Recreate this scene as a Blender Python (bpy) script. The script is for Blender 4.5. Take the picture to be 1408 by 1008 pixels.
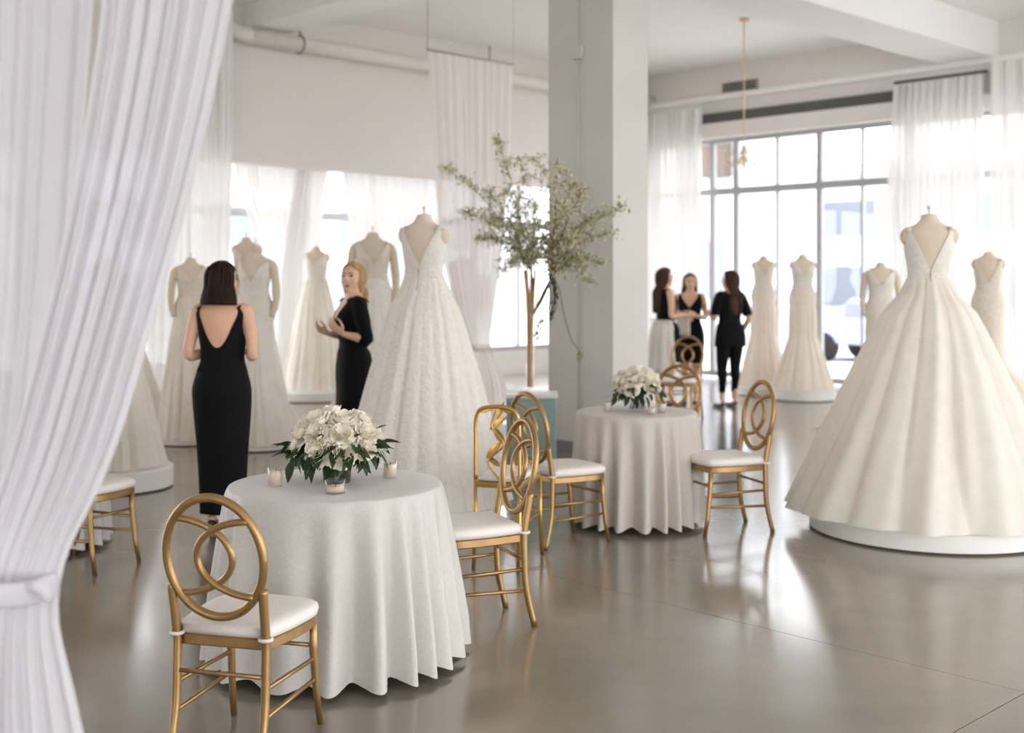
import bpy, bmesh, math, random
import numpy as np
from mathutils import Vector, Matrix
random.seed(7); rng = np.random.default_rng(11)
for o in list(bpy.data.objects): bpy.data.objects.remove(o)
sc = bpy.context.scene; col = sc.collection
pi = math.pi; cos = math.cos; sin = math.sin

# ------------------------------------------------------------------ camera
CAM_Z = 1.6; F = 1653.0; HY = 389.0
cd = bpy.data.cameras.new('camera'); cam = bpy.data.objects.new('camera', cd); col.objects.link(cam)
cam.location = (0, 0, CAM_Z); cam.rotation_euler = (pi / 2, 0, 0)
cd.sensor_width = 36.0; cd.lens = 36.0 * F / 1408.0; cd.shift_y = -(504 - HY) / 1408.0
cd.clip_start = .05; cd.clip_end = 300
cd.dof.use_dof = True; cd.dof.focus_distance = 4.75; cd.dof.aperture_fstop = 2.1
sc.camera = cam
# ------------------------------------------------------------------ light
w = bpy.data.worlds.new('overcast_sky'); sc.world = w; w.use_nodes = True
bg = w.node_tree.nodes['Background']; bg.inputs[0].default_value = (.95, .975, 1, 1); bg.inputs[1].default_value = 5.0
sc.view_settings.view_transform = 'Standard'; sc.view_settings.look = 'None'
sc.view_settings.exposure = .25; sc.view_settings.gamma = 1.0; sc.view_settings.use_curve_mapping = False
sc.cycles.max_bounces = 12; sc.cycles.diffuse_bounces = 6; sc.cycles.transparent_max_bounces = 24
sc.cycles.sample_clamp_indirect = 6.0; sc.cycles.caustics_reflective = False; sc.cycles.caustics_refractive = False
AZ = math.radians(46.2); UX, UY = sin(AZ), cos(AZ)          # room axes: u right-away, v left-away
def R(u, v, z=0.0): return Vector((u * UX - v * UY, u * UY + v * UX, z))
ROT = pi / 2 - AZ                                            # z rotation of the room frame
U0, U1, V0, V1, VB, ZC = -7.5, 16.3, -7.0, 13.65, 15.2, 5.2
def portal(u, v, z, w_, h_, face, name, energy=0, color=(1, 1, 1)):
    l = bpy.data.lights.new(name, 'AREA'); l.shape = 'RECTANGLE'; l.size = w_; l.size_y = h_
    l.energy = energy; l.color = color
    if energy == 0:
        l.energy = 1; l.cycles.is_portal = True
    o = bpy.data.objects.new(name, l); col.objects.link(o); o.location = R(u, v, z)
    d = Vector((face[0] * UX - face[1] * UY, face[0] * UY + face[1] * UX, face[2]))
    o.rotation_euler = d.to_track_quat('-Z', 'Y').to_euler(); return o
portal(U1 + .12, 4.0, 2.05, 19.6, 4.0, (-1, 0, 0), 'window_wall_daylight')
portal(5.0, VB + .12, 1.9, 22.0, 3.0, (0, -1, 0), 'back_wall_daylight')
portal(7.6, V0 - .12, 2.1, 17.4, 4.0, (0, 1, 0), 'front_wall_daylight')
portal(U0 - .12, -3.0, 2.05, 8.0, 4.1, (1, 0, 0), 'side_wall_daylight')

# ------------------------------------------------------------------ materials
def lin(c): return tuple(((x / 255) / 12.92 if x / 255 <= .04045 else ((x / 255 + .055) / 1.055) ** 2.4) for x in c) + (1,)
def mat(name, rgb, rough=.6, metal=0, var=.0, vscale=8, bump=0, bscale=60, btype='noise', spec=.5, sheen=0, trans=0, clear=0, rvar=0, stretch=None, coat=0):
    m = bpy.data.materials.new(name); m.use_nodes = True; nt = m.node_tree; N = nt.nodes; L = nt.links
    p = N['Principled BSDF']; out = N['Material Output']
    c = lin(rgb)
    p.inputs['Base Color'].default_value = c; p.inputs['Roughness'].default_value = rough
    p.inputs['Metallic'].default_value = metal; p.inputs['Specular IOR Level'].default_value = spec
    if sheen: p.inputs['Sheen Weight'].default_value = sheen
    if coat: p.inputs['Coat Weight'].default_value = coat; p.inputs['Coat Roughness'].default_value = .12
    tc = N.new('ShaderNodeTexCoord'); src = tc.outputs['Object']
    if stretch:
        mp = N.new('ShaderNodeMapping'); mp.inputs['Scale'].default_value = stretch; L.new(src, mp.inputs[0]); src = mp.outputs[0]
    n = N.new('ShaderNodeTexNoise'); n.inputs['Scale'].default_value = vscale; n.inputs['Detail'].default_value = 5; L.new(src, n.inputs['Vector'])
    colout = None
    if var:
        r = N.new('ShaderNodeMapRange'); r.inputs[1].default_value = .3; r.inputs[2].default_value = .7
        L.new(n.outputs['Fac'], r.inputs[0])
        mx = N.new('ShaderNodeMix'); mx.data_type = 'RGBA'; L.new(r.outputs[0], mx.inputs[0])
        mx.inputs[6].default_value = tuple(max(0, x * (1 - var)) for x in c[:3]) + (1,)
        mx.inputs[7].default_value = tuple(min(1, x * (1 + var)) for x in c[:3]) + (1,)
        L.new(mx.outputs[2], p.inputs['Base Color']); colout = mx.outputs[2]
    if rvar:
        r2 = N.new('ShaderNodeMapRange'); r2.inputs[1].default_value = .3; r2.inputs[2].default_value = .7
        r2.inputs[3].default_value = rough - rvar; r2.inputs[4].default_value = rough + rvar
        L.new(n.outputs['Fac'], r2.inputs[0]); L.new(r2.outputs[0], p.inputs['Roughness'])
    bo = None
    if bump:
        if btype == 'voronoi':
            b = N.new('ShaderNodeTexVoronoi'); b.inputs['Scale'].default_value = bscale; h = b.outputs['Distance']
        elif btype == 'wave':
            b = N.new('ShaderNodeTexWave'); b.inputs['Scale'].default_value = bscale; b.inputs['Distortion'].default_value = 2; h = b.outputs['Fac']
        else:
            b = N.new('ShaderNodeTexNoise'); b.inputs['Scale'].default_value = bscale; b.inputs['Detail'].default_value = 3; h = b.outputs['Fac']
        L.new(src, b.inputs['Vector'])
        bp = N.new('ShaderNodeBump'); bp.inputs['Strength'].default_value = bump; bp.inputs['Distance'].default_value = .01
        L.new(h, bp.inputs['Height']); L.new(bp.outputs[0], p.inputs['Normal']); bo = bp
    last = p.outputs[0]
    if trans:
        t = N.new('ShaderNodeBsdfTranslucent'); t.inputs[0].default_value = c
        if colout: L.new(colout, t.inputs[0])
        ms = N.new('ShaderNodeMixShader'); ms.inputs[0].default_value = trans; L.new(last, ms.inputs[1]); L.new(t.outputs[0], ms.inputs[2]); last = ms.outputs[0]
    if clear:
        t = N.new('ShaderNodeBsdfTransparent'); ms = N.new('ShaderNodeMixShader'); ms.inputs[0].default_value = clear
        L.new(last, ms.inputs[1]); L.new(t.outputs[0], ms.inputs[2]); last = ms.outputs[0]
    if trans or clear: L.new(last, out.inputs[0])
    return m
def glass(name, tint=(255, 255, 255), refl=.08, rough=.02):
    m = bpy.data.materials.new(name); m.use_nodes = True; nt = m.node_tree; N = nt.nodes; L = nt.links
    N.remove(N['Principled BSDF']); out = N['Material Output']
    t = N.new('ShaderNodeBsdfTransparent'); t.inputs[0].default_value = lin(tint)
    g = N.new('ShaderNodeBsdfGlossy'); g.inputs[1].default_value = rough
    lw = N.new('ShaderNodeLayerWeight'); lw.inputs[0].default_value = .35
    mr = N.new('ShaderNodeMapRange'); mr.inputs[3].default_value = refl * .4; mr.inputs[4].default_value = min(.8, refl * 6)
    L.new(lw.outputs['Facing'], mr.inputs[0])
    ms = N.new('ShaderNodeMixShader'); L.new(mr.outputs[0], ms.inputs[0]); L.new(t.outputs[0], ms.inputs[1]); L.new(g.outputs[0], ms.inputs[2])
    L.new(ms.outputs[0], out.inputs[0]); return m
M = dict(
    wall=mat('white_plaster', (238, 234, 230), .75, var=.02, vscale=1.5, bump=.05, bscale=40),
    bulk=mat('shade_tinted_plaster', (232, 226, 221), .8, var=.02, vscale=1.2, bump=.05, bscale=40),  # white plaster with the bulkhead's beige shadow tone put into its colour
    ceil=mat('white_ceiling', (250, 249, 248), .8, var=.015, vscale=2),
    colm=mat('column_paint', (211, 207, 202), .7, var=.035, vscale=1.6, bump=.1, bscale=12),
    floor=mat('polished_concrete', (140, 131, 118), .2, var=.16, vscale=1.1, rvar=.05, bump=.015, bscale=5, spec=.7, coat=.35),
    joint=mat('dark_joint', (112, 105, 96), .8),
    base=mat('grey_skirting', (128, 126, 122), .6),
    frame=mat('grey_window_frame', (176, 176, 178), .5, metal=0),
    dark=mat('dark_grey', (96, 96, 90), .7),
    duct=mat('painted_duct', (226, 219, 212), .6, var=.03),
    pane=glass('window_glass', refl=.05),
    gold=mat('brushed_gold', (172, 138, 92), .38, metal=.75, var=.12, vscale=14, bump=.03, bscale=120, stretch=(1, 1, .3)),
    gold2=mat('bright_gold', (206, 162, 92), .3, metal=.8, var=.1),
    cush=mat('white_leatherette', (240, 232, 226), .5, bump=.04, bscale=90),
    tie=mat('white_strap', (236, 226, 220), .6),
    cloth=mat('silver_jacquard', (209, 204, 199), .5, bump=.16, bscale=170, btype='voronoi', sheen=.3, var=.03, vscale=60),
    cloth2=mat('taupe_jacquard', (203, 194, 185), .55, bump=.12, bscale=170, btype='voronoi', sheen=.2, var=.03, vscale=60),
    wood=mat('plywood', (170, 140, 100), .6, var=.1),
    sheer=mat('white_sheer', (249, 247, 246), .8, trans=.17, clear=.06, bump=.05, bscale=300),
    voile=mat('white_voile', (231, 228, 233), .8, trans=.40, clear=.03, bump=.05, bscale=300),
    voile2=mat('ivory_voile', (244, 238, 236), .8, trans=.35, clear=.1, bump=.05, bscale=300),
    form=mat('linen_form', (222, 206, 186), .8, bump=.1, bscale=300, var=.03),
    lace=mat('ivory_lace', (243, 236, 227), .7, trans=.12, bump=.4, bscale=40, btype='voronoi', var=.05, vscale=24, sheen=.2),
    lace2=mat('champagne_lace', (238, 227, 213), .7, trans=.12, bump=.4, bscale=40, btype='voronoi', var=.06, vscale=26),
    tulle=mat('ivory_tulle', (246, 240, 231), .8, trans=.25, bump=.12, bscale=30, btype='voronoi', var=.03, vscale=10),
    tulle2=mat('blush_tulle', (247, 238, 228), .8, trans=.25, bump=.12, bscale=30, btype='voronoi', var=.03, vscale=14),
    satin=mat('ivory_satin', (238, 228, 216), .4, sheen=.3),
    zipm=mat('grey_zip', (168, 160, 150), .5),
    plinth=mat('white_plinth', (238, 236, 233), .45),
    black=mat('black_crepe', (9, 9, 11), .8, spec=.2, bump=.05, bscale=200),
    black2=mat('black_knit', (14, 14, 18), .85, spec=.2, bump=.05, bscale=200),
    white=mat('white_cotton', (238, 230, 222), .8, trans=.15),
    skin=mat('skin', (222, 174, 146), .5, var=.05, vscale=9),
    skin2=mat('fair_skin', (228, 184, 158), .5, var=.05, vscale=9),
    hair1=mat('dark_brown_hair', (38, 24, 16), .6, spec=.15, var=.35, vscale=30, bump=.4, bscale=120, stretch=(1, 1, .06)),
    hair2=mat('blonde_hair', (186, 150, 104), .55, spec=.3, var=.3, vscale=30, bump=.4, bscale=120, stretch=(1, 1, .06)),
    hair3=mat('chestnut_hair', (66, 40, 26), .55, spec=.3, var=.35, vscale=30, bump=.4, bscale=120, stretch=(1, 1, .06)),
    lip=mat('lip', (186, 96, 88), .4), eye=mat('eye', (50, 38, 32), .2), brow=mat('brow', (90, 62, 44), .8),
    shoe=mat('black_shoe', (16, 15, 15), .35), sole=mat('pale_sole', (206, 200, 194), .5),
    petal=mat('ivory_petal', (252, 246, 232), .6, trans=.08, var=.03, vscale=20),
    leaf=mat('dark_green_leaf', (46, 66, 34), .5, trans=.15, var=.3, vscale=6),
    twig=mat('olive_twig', (112, 104, 66), .8, var=.2),
    bloss=mat('pale_blossom', (234, 229, 202), .7, trans=.3, var=.1, vscale=20),
    leaf2=mat('olive_leaf', (160, 160, 118), .6, trans=.3, var=.2, vscale=20),
    stem=mat('tan_stem', (200, 160, 116), .7, var=.12, vscale=20),
    glass=glass('clear_glass', refl=.05), glass2=glass('green_glass', (170, 178, 150), refl=.12),
    wax=mat('cream_wax', (252, 238, 222), .5, trans=.3),
    teal=mat('teal_cabinet', (150, 176, 172), .4),
    brass=mat('pale_brass', (226, 205, 178), .4, metal=.5),
    crystal=mat('crystal', (250, 240, 236), .2, clear=.35),
    grille=mat('vent_grey', (180, 172, 164), .6),
    steel=mat('grey_steel', (150, 148, 144), .5, metal=.4),
    pave=mat('pavement', (205, 205, 203), .9, var=.06, vscale=.6),
    bldg=mat('pale_facade', (205, 208, 214), .9, var=.04, vscale=.3),
    bwin=mat('blue_grey_window', (128, 133, 145), .6, spec=.1),
    brick=mat('brown_facade', (92, 78, 70), .9, var=.1, vscale=2),
    carp=mat('lavender_car', (150, 155, 185), .3),
)

rad = math.radians
# ------------------------------------------------------------------ mesh helpers
class MB:
    def __init__(s): s.v = []; s.f = []
    def add(s, vs, fs):
        b = len(s.v); s.v += [tuple(x) for x in vs]; s.f += [tuple(i + b for i in f) for f in fs]; return s
    def box(s, x0, x1, y0, y1, z0, z1, T=None):
        vs = [Vector((x, y, z)) for z in (z0, z1) for y in (y0, y1) for x in (x0, x1)]
        if T: vs = [T @ v for v in vs]
        return s.add(vs, [(0, 2, 3, 1), (4, 5, 7, 6), (0, 1, 5, 4), (2, 6, 7, 3), (0, 4, 6, 2), (1, 3, 7, 5)])
    def rbox(s, u0, u1, v0, v1, z0, z1):
        vs = [R(u, v, z) for z in (z0, z1) for v in (v0, v1) for u in (u0, u1)]
        return s.add(vs, [(0, 2, 3, 1), (4, 5, 7, 6), (0, 1, 5, 4), (2, 6, 7, 3), (0, 4, 6, 2), (1, 3, 7, 5)])
    def rings(s, rs, cap=True, close=True):
        n = len(rs[0]); b = len(s.v)
        for r in rs: s.v += [tuple(p) for p in r]
        for i in range(len(rs) - 1):
            for j in range(n if close else n - 1):
                k = (j + 1) % n
                s.f.append((b + i * n + j, b + i * n + k, b + (i + 1) * n + k, b + (i + 1) * n + j))
        if cap and close:
            s.f.append(tuple(b + j for j in reversed(range(n)))); e = b + (len(rs) - 1) * n; s.f.append(tuple(e + j for j in range(n)))
        return s
    def tube(s, pts, rad, n=10, closed=False, flat=1.0, up=None, cap=True):
        P = [Vector(p) for p in pts]; m = len(P)
        if not hasattr(rad, '__len__'): rad = [rad] * m
        rs = []; ref = None
        for i in range(m):
            a = P[(i - 1) % m] if (closed or i > 0) else P[i]; c = P[(i + 1) % m] if (closed or i < m - 1) else P[i]
            t = (c - a).normalized()
            if up is not None: nrm = (Vector(up) - t * t.dot(Vector(up))).normalized()
            elif ref is None:
                h = Vector((0, 0, 1)) if abs(t.z) < .9 else Vector((1, 0, 0)); nrm = (h - t * t.dot(h)).normalized()
            else: nrm = (ref - t * t.dot(ref)).normalized()
            ref = nrm; bn = t.cross(nrm)
            rs.append([P[i] + nrm * (rad[i] * cos(2 * pi * j / n)) + bn * (rad[i] * flat * sin(2 * pi * j / n)) for j in range(n)])
        if closed: rs.append(rs[0])
        return s.rings(rs, cap=cap and not closed)
    def lathe(s, prof, n=24, c=(0, 0, 0), sx=1, sy=1):
        rs = [[(c[0] + r * sx * cos(2 * pi * j / n), c[1] + r * sy * sin(2 * pi * j / n), c[2] + z) for j in range(n)] for r, z in prof]
        return s.rings(rs)
    def ell(s, c, r, n=14, m=9, T=None):
        rs = []
        for i in range(m + 1):
            a = -pi / 2 + pi * (i + .02) / (m + .04)
            rs.append([Vector((c[0] + r[0] * cos(a) * cos(2 * pi * j / n), c[1] + r[1] * cos(a) * sin(2 * pi * j / n), c[2] + r[2] * sin(a))) for j in range(n)])
        if T: rs = [[T @ p for p in q] for q in rs]
        return s.rings(rs)
    def grid(s, rows, thick=0):
        n = len(rows[0]); b = len(s.v)
        for r in rows: s.v += [tuple(p) for p in r]
        for i in range(len(rows) - 1):
            for j in range(n - 1): s.f.append((b + i * n + j, b + i * n + j + 1, b + (i + 1) * n + j + 1, b + (i + 1) * n + j))
        return s
    def mesh(s, name, m, smooth=True):
        me = bpy.data.meshes.new(name); me.from_pydata(s.v, [], s.f); me.materials.append(m)
        bm = bmesh.new(); bm.from_mesh(me); bmesh.ops.recalc_face_normals(bm, faces=bm.faces); bm.to_mesh(me); bm.free()
        if smooth:
            me.polygons.foreach_set('use_smooth', [True] * len(me.polygons))
        return me
def link(name, me, parent=None, label=None):
    o = bpy.data.objects.new(name, me); col.objects.link(o)
    if parent: o.parent = parent
    if label: o['label'] = label
    return o
def obj(name, mb, m, parent=None, smooth=True, label=None, solid=0, bevel=0, auto=False):
    if isinstance(m, str): m = M[m]
    me = mb.mesh(name, m, smooth); o = link(name, me, parent, label)
    if auto and smooth: me.set_sharp_from_angle(angle=math.radians(40))
    if solid:
        md = o.modifiers.new('solid', 'SOLIDIFY'); md.thickness = solid; md.offset = -1
    if bevel:
        md = o.modifiers.new('bevel', 'BEVEL'); md.width = bevel; md.segments = 2; md.limit_method = 'ANGLE'
    return o
def tag(o, label, cat, group=None, kind=None):
    o['label'] = label; o['category'] = cat
    if group: o['group'] = group
    if kind: o['kind'] = kind
    return o
def struct(name, mb, m, parent=None, smooth=False, bevel=0):
    o = obj(name, mb, m, parent, smooth, bevel=bevel)
    if not parent: o['kind'] = 'structure'
    return o
def root(name, loc=(0, 0, 0), rz=0, s=1):
    o = bpy.data.objects.new(name, None); col.objects.link(o); o.location = loc; o.rotation_euler = (0, 0, rz); o.scale = (s, s, s); o.empty_display_size = .1
    return o
def copy_tree(o, parent=None):
    c = o.copy(); col.objects.link(c)
    if parent: c.parent = parent
    for ch in o.children: copy_tree(ch, c)
    return c
def smooth_pts(P, k=6):
    P = [Vector(p) for p in P]; out = []
    for i in range(len(P) - 1):
        a = P[max(i - 1, 0)]; b = P[i]; c = P[i + 1]; d = P[min(i + 2, len(P) - 1)]
        for j in range(k):
            t = j / k; out.append(.5 * ((2 * b) + (c - a) * t + (2 * a - 5 * b + 4 * c - d) * t * t + (3 * b - a - 3 * c + d) * t ** 3))
    out.append(P[-1]); return out
def lerp_list(xs, ys, x): return float(np.interp(x, xs, ys))

# ------------------------------------------------------------------ the room
fl = struct('floor', MB().rbox(U0, U1 + .3, V0, VB + .3, -.12, -.006), 'joint')
us = [U0, -1.3, 4.7, 10.7, U1 + .3]; vs_ = [V0, -4, 2, 8, VB + .3]
for i in range(4):
    for j in range(4):
        g = .002
        obj('slab', MB().rbox(us[i] + g, us[i + 1] - g, vs_[j] + g, vs_[j + 1] - g, -.006, 0), 'floor', fl, smooth=False)
struct('ceiling', MB().rbox(U0, U1 + .3, V0 - .3, V1 + .3, ZC, ZC + .2), 'ceil')
# window wall (right), opening v -5.8 .. 13.5, z .06 .. 4.0
struct('wall_right', MB().rbox(U1, U1 + .3, V0 - .3, VB + .3, 4.0, ZC), 'wall')
wb = struct('wall_right_end', MB().rbox(U1, U1 + .3, 13.5, VB + .3, 0, 4.0), 'wall')
struct('wall_right_start', MB().rbox(U1, U1 + .3, V0 - .3, -5.8, 0, 4.0), 'wall')
struct('wall_left', MB().rbox(U0, U1, V1, V1 + .3, 3.16, ZC), 'bulk')                       # bulkhead over the alcove
struct('ceiling_alcove', MB().rbox(U0, U1, V1 + .3, VB, 3.85, 4.05), 'ceil')
struct('wall_back', MB().rbox(U0, U1, VB, VB + .3, 3.4, 4.05), 'wall')
struct('wall_back_sill', MB().rbox(U0, U1, VB, VB + .3, 0, .4), 'wall')
for k, (a, b) in enumerate(((U0, -5.6), (15.9, U1))):
    struct('wall_back_pier_%d' % (k + 1), MB().rbox(a, b, VB, VB + .3, .4, 3.4), 'wall')
struct('wall_front', MB().rbox(U0, U1 + .3, V0 - .3, V0, 4.1, ZC), 'wall')
struct('wall_front_sill', MB().rbox(U0, U1 + .3, V0 - .3, V0, 0, .15), 'wall')
struct('wall_side', MB().rbox(U0 - .3, U0, 1.0, VB + .3, 0, ZC), 'wall')
struct('wall_side_head', MB().rbox(U0 - .3, U0, V0 - .3, 1.0, 4.1, ZC), 'wall')
struct('wall_front_end', MB().rbox(U0, -1.0, V0 - .3, V0, .15, 4.1), 'wall')

def window(name, along, fixed, posts, z0, zt, z1, thin=.035, thick=.09, depth=.09):
    """along 'v': wall at u=fixed ; along 'u': wall at v=fixed. posts = [(pos, is_thick)]"""
    def bx(mb, a0, a1, d0, d1, za, zb):
        return mb.rbox(fixed + d0, fixed + d1, a0, a1, za, zb) if along == 'v' else mb.rbox(a0, a1, fixed + d0, fixed + d1, za, zb)
    W = root(name); W['kind'] = 'structure'
    a, b = posts[0][0], posts[-1][0]
    for nm, za, zb in (('sill_rail', z0 - .02, z0 + .07), ('transom', zt - .055, zt + .055), ('head_rail', z1 - .07, z1 + .02)):
        obj(nm, bx(MB(), a - .03, b + .03, -.0, depth, za, zb), 'frame', W, False)
    for p, tk in posts:
        h = (thick if tk else thin) / 2
        for za, zb in ((z0 + .07, zt - .055), (zt + .055, z1 - .07)):
            obj('mullion', bx(MB(), p - h, p + h, .0, depth - .01, za, zb), 'frame', W, False)
    for i in range(len(posts) - 1):
        for za, zb in ((z0 + .05, zt - .03), (zt + .03, z1 - .05)):
            obj('pane', bx(MB(), posts[i][0], posts[i + 1][0], .04, .046, za, zb), 'pane', W, False)
    return W
window('window_1', 'v', U1 + .08, [(8.72, 1), (9.45, 0), (10.19, 1), (10.96, 0), (11.76, 1), (12.24, 1), (12.9, 0), (13.45, 1)], .06, 3.12, 4.0)
window('window_2', 'v', U1 + .08, [(-5.75, 1)] + [(-5.75 + 1.447 * k, k % 2 == 0) for k in range(1, 10)] + [(8.66, 1)], .06, 3.12, 4.0)
window('window_3', 'u', VB + .08, [(5.2 + 1.07 * k, k % 2 == 0) for k in range(11)], .42, 2.62, 3.4)
window('window_4', 'u', VB + .08, [(-5.55 + 1.18 * k, k % 3 == 0) for k in range(10)], .42, 2.62, 3.4)
# column, beams, skirting, trims
cl = struct('wall_column', MB().rbox(8.28, 8.78, 7.30, 8.13, 0, 4.7), 'colm', bevel=.008)
cl.name = 'trim_1'; obj('conduit', MB().tube([R(8.265, 7.72, 0.12), R(8.265, 7.72, 4.7)], .007, 8), 'colm', cl)
obj('junction_box', MB().rbox(8.24, 8.28, 7.66, 7.78, 3.70, 3.82), 'colm', cl, False, bevel=.006)
obj('column_skirting', MB().rbox(8.262, 8.80, 7.28, 8.15, 0, .10), 'base', cl, False)
struct('trim_2', MB().rbox(U0, U1, 7.30, 8.13, 4.7, ZC), 'ceil', bevel=.01)
struct('trim_3', MB().rbox(8.28, 8.9, 8.13, V1, 4.9, ZC), 'ceil', bevel=.01)
struct('trim_4', MB().rbox(U1 - .16, U1, V0, V1, 4.62, 4.70), 'ceil', bevel=.01)
struct('trim_5', MB().rbox(U1 - .05, U1, 8.5, 12.4, 4.26, 4.42), 'dark')  # dark grey strip above the window head
struct('trim_6', MB().rbox(U1 - .10, U1, 8.5, 12.4, 4.0, 4.25), 'wall')
struct('baseboard_back', MB().rbox(U0, U1, VB - .02, VB, 0, .12), 'wall')
# duct along the bulkhead
d = root('air_duct', R(8.17, 13.42, 4.755)); tag(d, 'long white painted round duct running along the top of the left bulkhead wall', 'duct')
iv = R(8.17, 13.42, 4.755)
obj('pipe', MB().tube([R(u, 13.42, 4.755) - iv for u in (8.22, 10, 12, 14, 16.2)], .105, 20), 'duct', d)
obj('elbow', MB().tube(smooth_pts([R(8.24, 13.42, 4.755) - iv, R(8.05, 13.45, 4.79) - iv, R(7.97, 13.55, 4.87) - iv, R(7.95, 13.65, 4.9) - iv]), .105, 20), 'duct', d)
for u in (8.98, 12.4, 15.2):
    obj('strap', MB().tube([R(u, 13.42, 4.755) - iv + Vector((UY * .115 * cos(a) * -1, UX * .115 * cos(a), .115 * sin(a))) for a in np.linspace(0, 2 * pi, 24)[:-1]], .014, 6, closed=True), 'steel', d)
    obj('hanger', MB().tube([R(u, 13.42, 4.86) - iv, R(u, 13.42, ZC) - iv], .012, 6), 'steel', d)
# vent on the window wall
vt = root('air_vent', R(U1 - .02, 11.6, 4.82)); tag(vt, 'small grey slotted air vent high on the wall above the tall window', 'vent')
iv = R(U1 - .02, 11.6, 4.82)
def sub(mb, o):
    mb.v = [tuple(Vector(p) - o) for p in mb.v]; return mb
obj('frame', sub(MB().rbox(U1 - .03, U1, 11.25, 11.95, 4.74, 4.90), iv), 'grille', vt, False)
for k in range(4):
    obj('slat', sub(MB().rbox(U1 - .045, U1 - .028, 11.28, 11.92, 4.755 + k * .036, 4.775 + k * .036), iv), 'dark', vt, False)

# ------------------------------------------------------------------ outside
sg = struct('ground', MB().box(-90, 90, -60, 120, -.35, -.15), 'pave')
def building(name, label, u0, u1, v0, v1, h, m, wins, axis):
    b = root(name, R((u0 + u1) / 2, (v0 + v1) / 2, -.15)); tag(b, label, 'building'); iv = R((u0 + u1) / 2, (v0 + v1) / 2, -.15)
    obj('facade', sub(MB().rbox(u0, u1, v0, v1, -.15, h), iv), m, b, False)
    obj('parapet', sub(MB().rbox(u0 - .15, u1 + .15, v0 - .15, v1 + .15, h, h + .3), iv), m, b, False)
    for (a, z, ww, hh) in wins:
        mb = MB().rbox(u0 - .08, u0 + .02, a, a + ww, z, z + hh) if axis == 'v' else MB().rbox(a, a + ww, v0 - .08, v0 + .02, z, z + hh)
        obj('window', sub(mb, iv), 'bwin', b, False)
    return b
building('building', 'pale building across the street, behind the tall right-hand window', 33, 40, 8, 24, 4.9, 'bldg',
         [(8.6 + 2.5 * k, 3.1, 1.9, 1.0) for k in range(6)] + [(8.6 + 2.5 * k, .9, 1.7, 1.2) for k in range(6)], 'v')
b2 = building('building', 'narrow pale building with a brown band at the left edge of the tall window', 27, 31, 19.4, 21.4, 5.9, 'bldg', [(19.7, 1.2, 1.2, 1.6)], 'v')
obj('brown_band', sub(MB().rbox(26.7, 27.05, 19.5, 20.3, 4.5, 5.6), Vector(b2.location)), 'brick', b2, False)
building('building', 'pale building outside the window behind the branch arrangement', 13, 34, 34, 40, 5.2, 'bldg',
         [(14 + 2.6 * k, 2.9, 1.8, 1.2) for k in range(7)] + [(14 + 2.6 * k, .6, 1.8, 1.3) for k in range(7)], 'u')
def car(u, v, label):
    c = root('car', R(u, v, -.15), ROT + pi / 2); tag(c, label, 'car')
    prof = [(-2.1, .35), (-2.1, .75), (-1.5, .95), (-.9, 1.4), (.6, 1.42), (1.2, .98), (2.0, .85), (2.15, .4)]
    obj('body', MB().rings([[(x, y, z) for x, z in prof] for y in (-.85, -.8, .8, .85)]), 'carp', c, False, bevel=.05)
    for x in (-1.3, 1.3):
        for y in (-.8, .8): obj('wheel', MB().tube([(x, y - .1, .32), (x, y + .1, .32)], .32, 18), 'black2', c)
    obj('windscreen', MB().box(-.8, .75, -.87, .87, 1.0, 1.3), 'bwin', c, False)
car(24.5, 13.3, 'lavender grey car parked outside the tall window')

# ------------------------------------------------------------------ curtains
def curtain(name, label, rows, nf, amp, m, nu=200, nv=56, seed=0, group=None, cat='curtain', parent=None, phase=0):
    """rows: (z, (xl,yl), (xr,yr), amp_scale)"""
    r_ = np.random.default_rng(seed)
    rows = sorted(rows, key=lambda r: -r[0]); Z = [-r[0] for r in rows]
    tt = np.linspace(0, 1, 60)
    def ip(vals, z): return float(np.interp(-z, Z, vals))
    zs = np.linspace(rows[0][0], rows[-1][0], nv)
    warp = np.cumsum(.5 + r_.random(nu)); warp = (warp - warp[0]) / (warp[-1] - warp[0])
    ph = r_.random(5) * 6.28; k1, k2 = nf, nf * 2.3
    G = []
    sm = lambda f, z: sum(f(z + dz) for dz in (-.1, -.05, 0, .05, .1)) / 5
    for z in zs:
        sel = lambda i, j: (lambda q: ip([r[i][j] for r in rows], min(max(q, rows[-1][0]), rows[0][0])))
        xl, yl, xr, yr = sm(sel(1, 0), z), sm(sel(1, 1), z), sm(sel(2, 0), z), sm(sel(2, 1), z)
        a = amp * sm(lambda q: ip([r[3] for r in rows], min(max(q, rows[-1][0]), rows[0][0])), z)
        dx, dy = xr - xl, yr - yl; L_ = math.hypot(dx, dy) or 1; nx, ny = -dy / L_, dx / L_
        s = np.linspace(0, 1, nu); wv = .6 * s + .4 * warp
        off = a * (np.sin(2 * pi * k1 * wv + ph[0] + .5 * np.sin(z * 1.3 + ph[1] + 5 * s)) + .4 * np.sin(2 * pi * k2 * wv + ph[2] + z * .6) + .25 * np.sin(2 * pi * nf * .43 * s + ph[3]))
        lat = .25 * a * np.cos(2 * pi * k1 * wv + ph[0])
        G.append([(xl + dx * s[i] + nx * off[i] + dx / L_ * lat[i], yl + dy * s[i] + ny * off[i] + dy / L_ * lat[i], z) for i in range(nu)])
    o = obj(name, MB().grid(G), m, parent)
    if not parent: tag(o, label, cat, group)
    return o
def P(px, py, d): return ((px - 704) / F * d, d, CAM_Z - (py - HY) / F * d)
def prow(d, py, xl, xr, a=1.0, dd=0.0):
    z = CAM_Z - (py - HY) / F * d
    return (z, ((xl - 704) / F * d, d + dd), ((xr - 704) / F * d, d), a)
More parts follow.
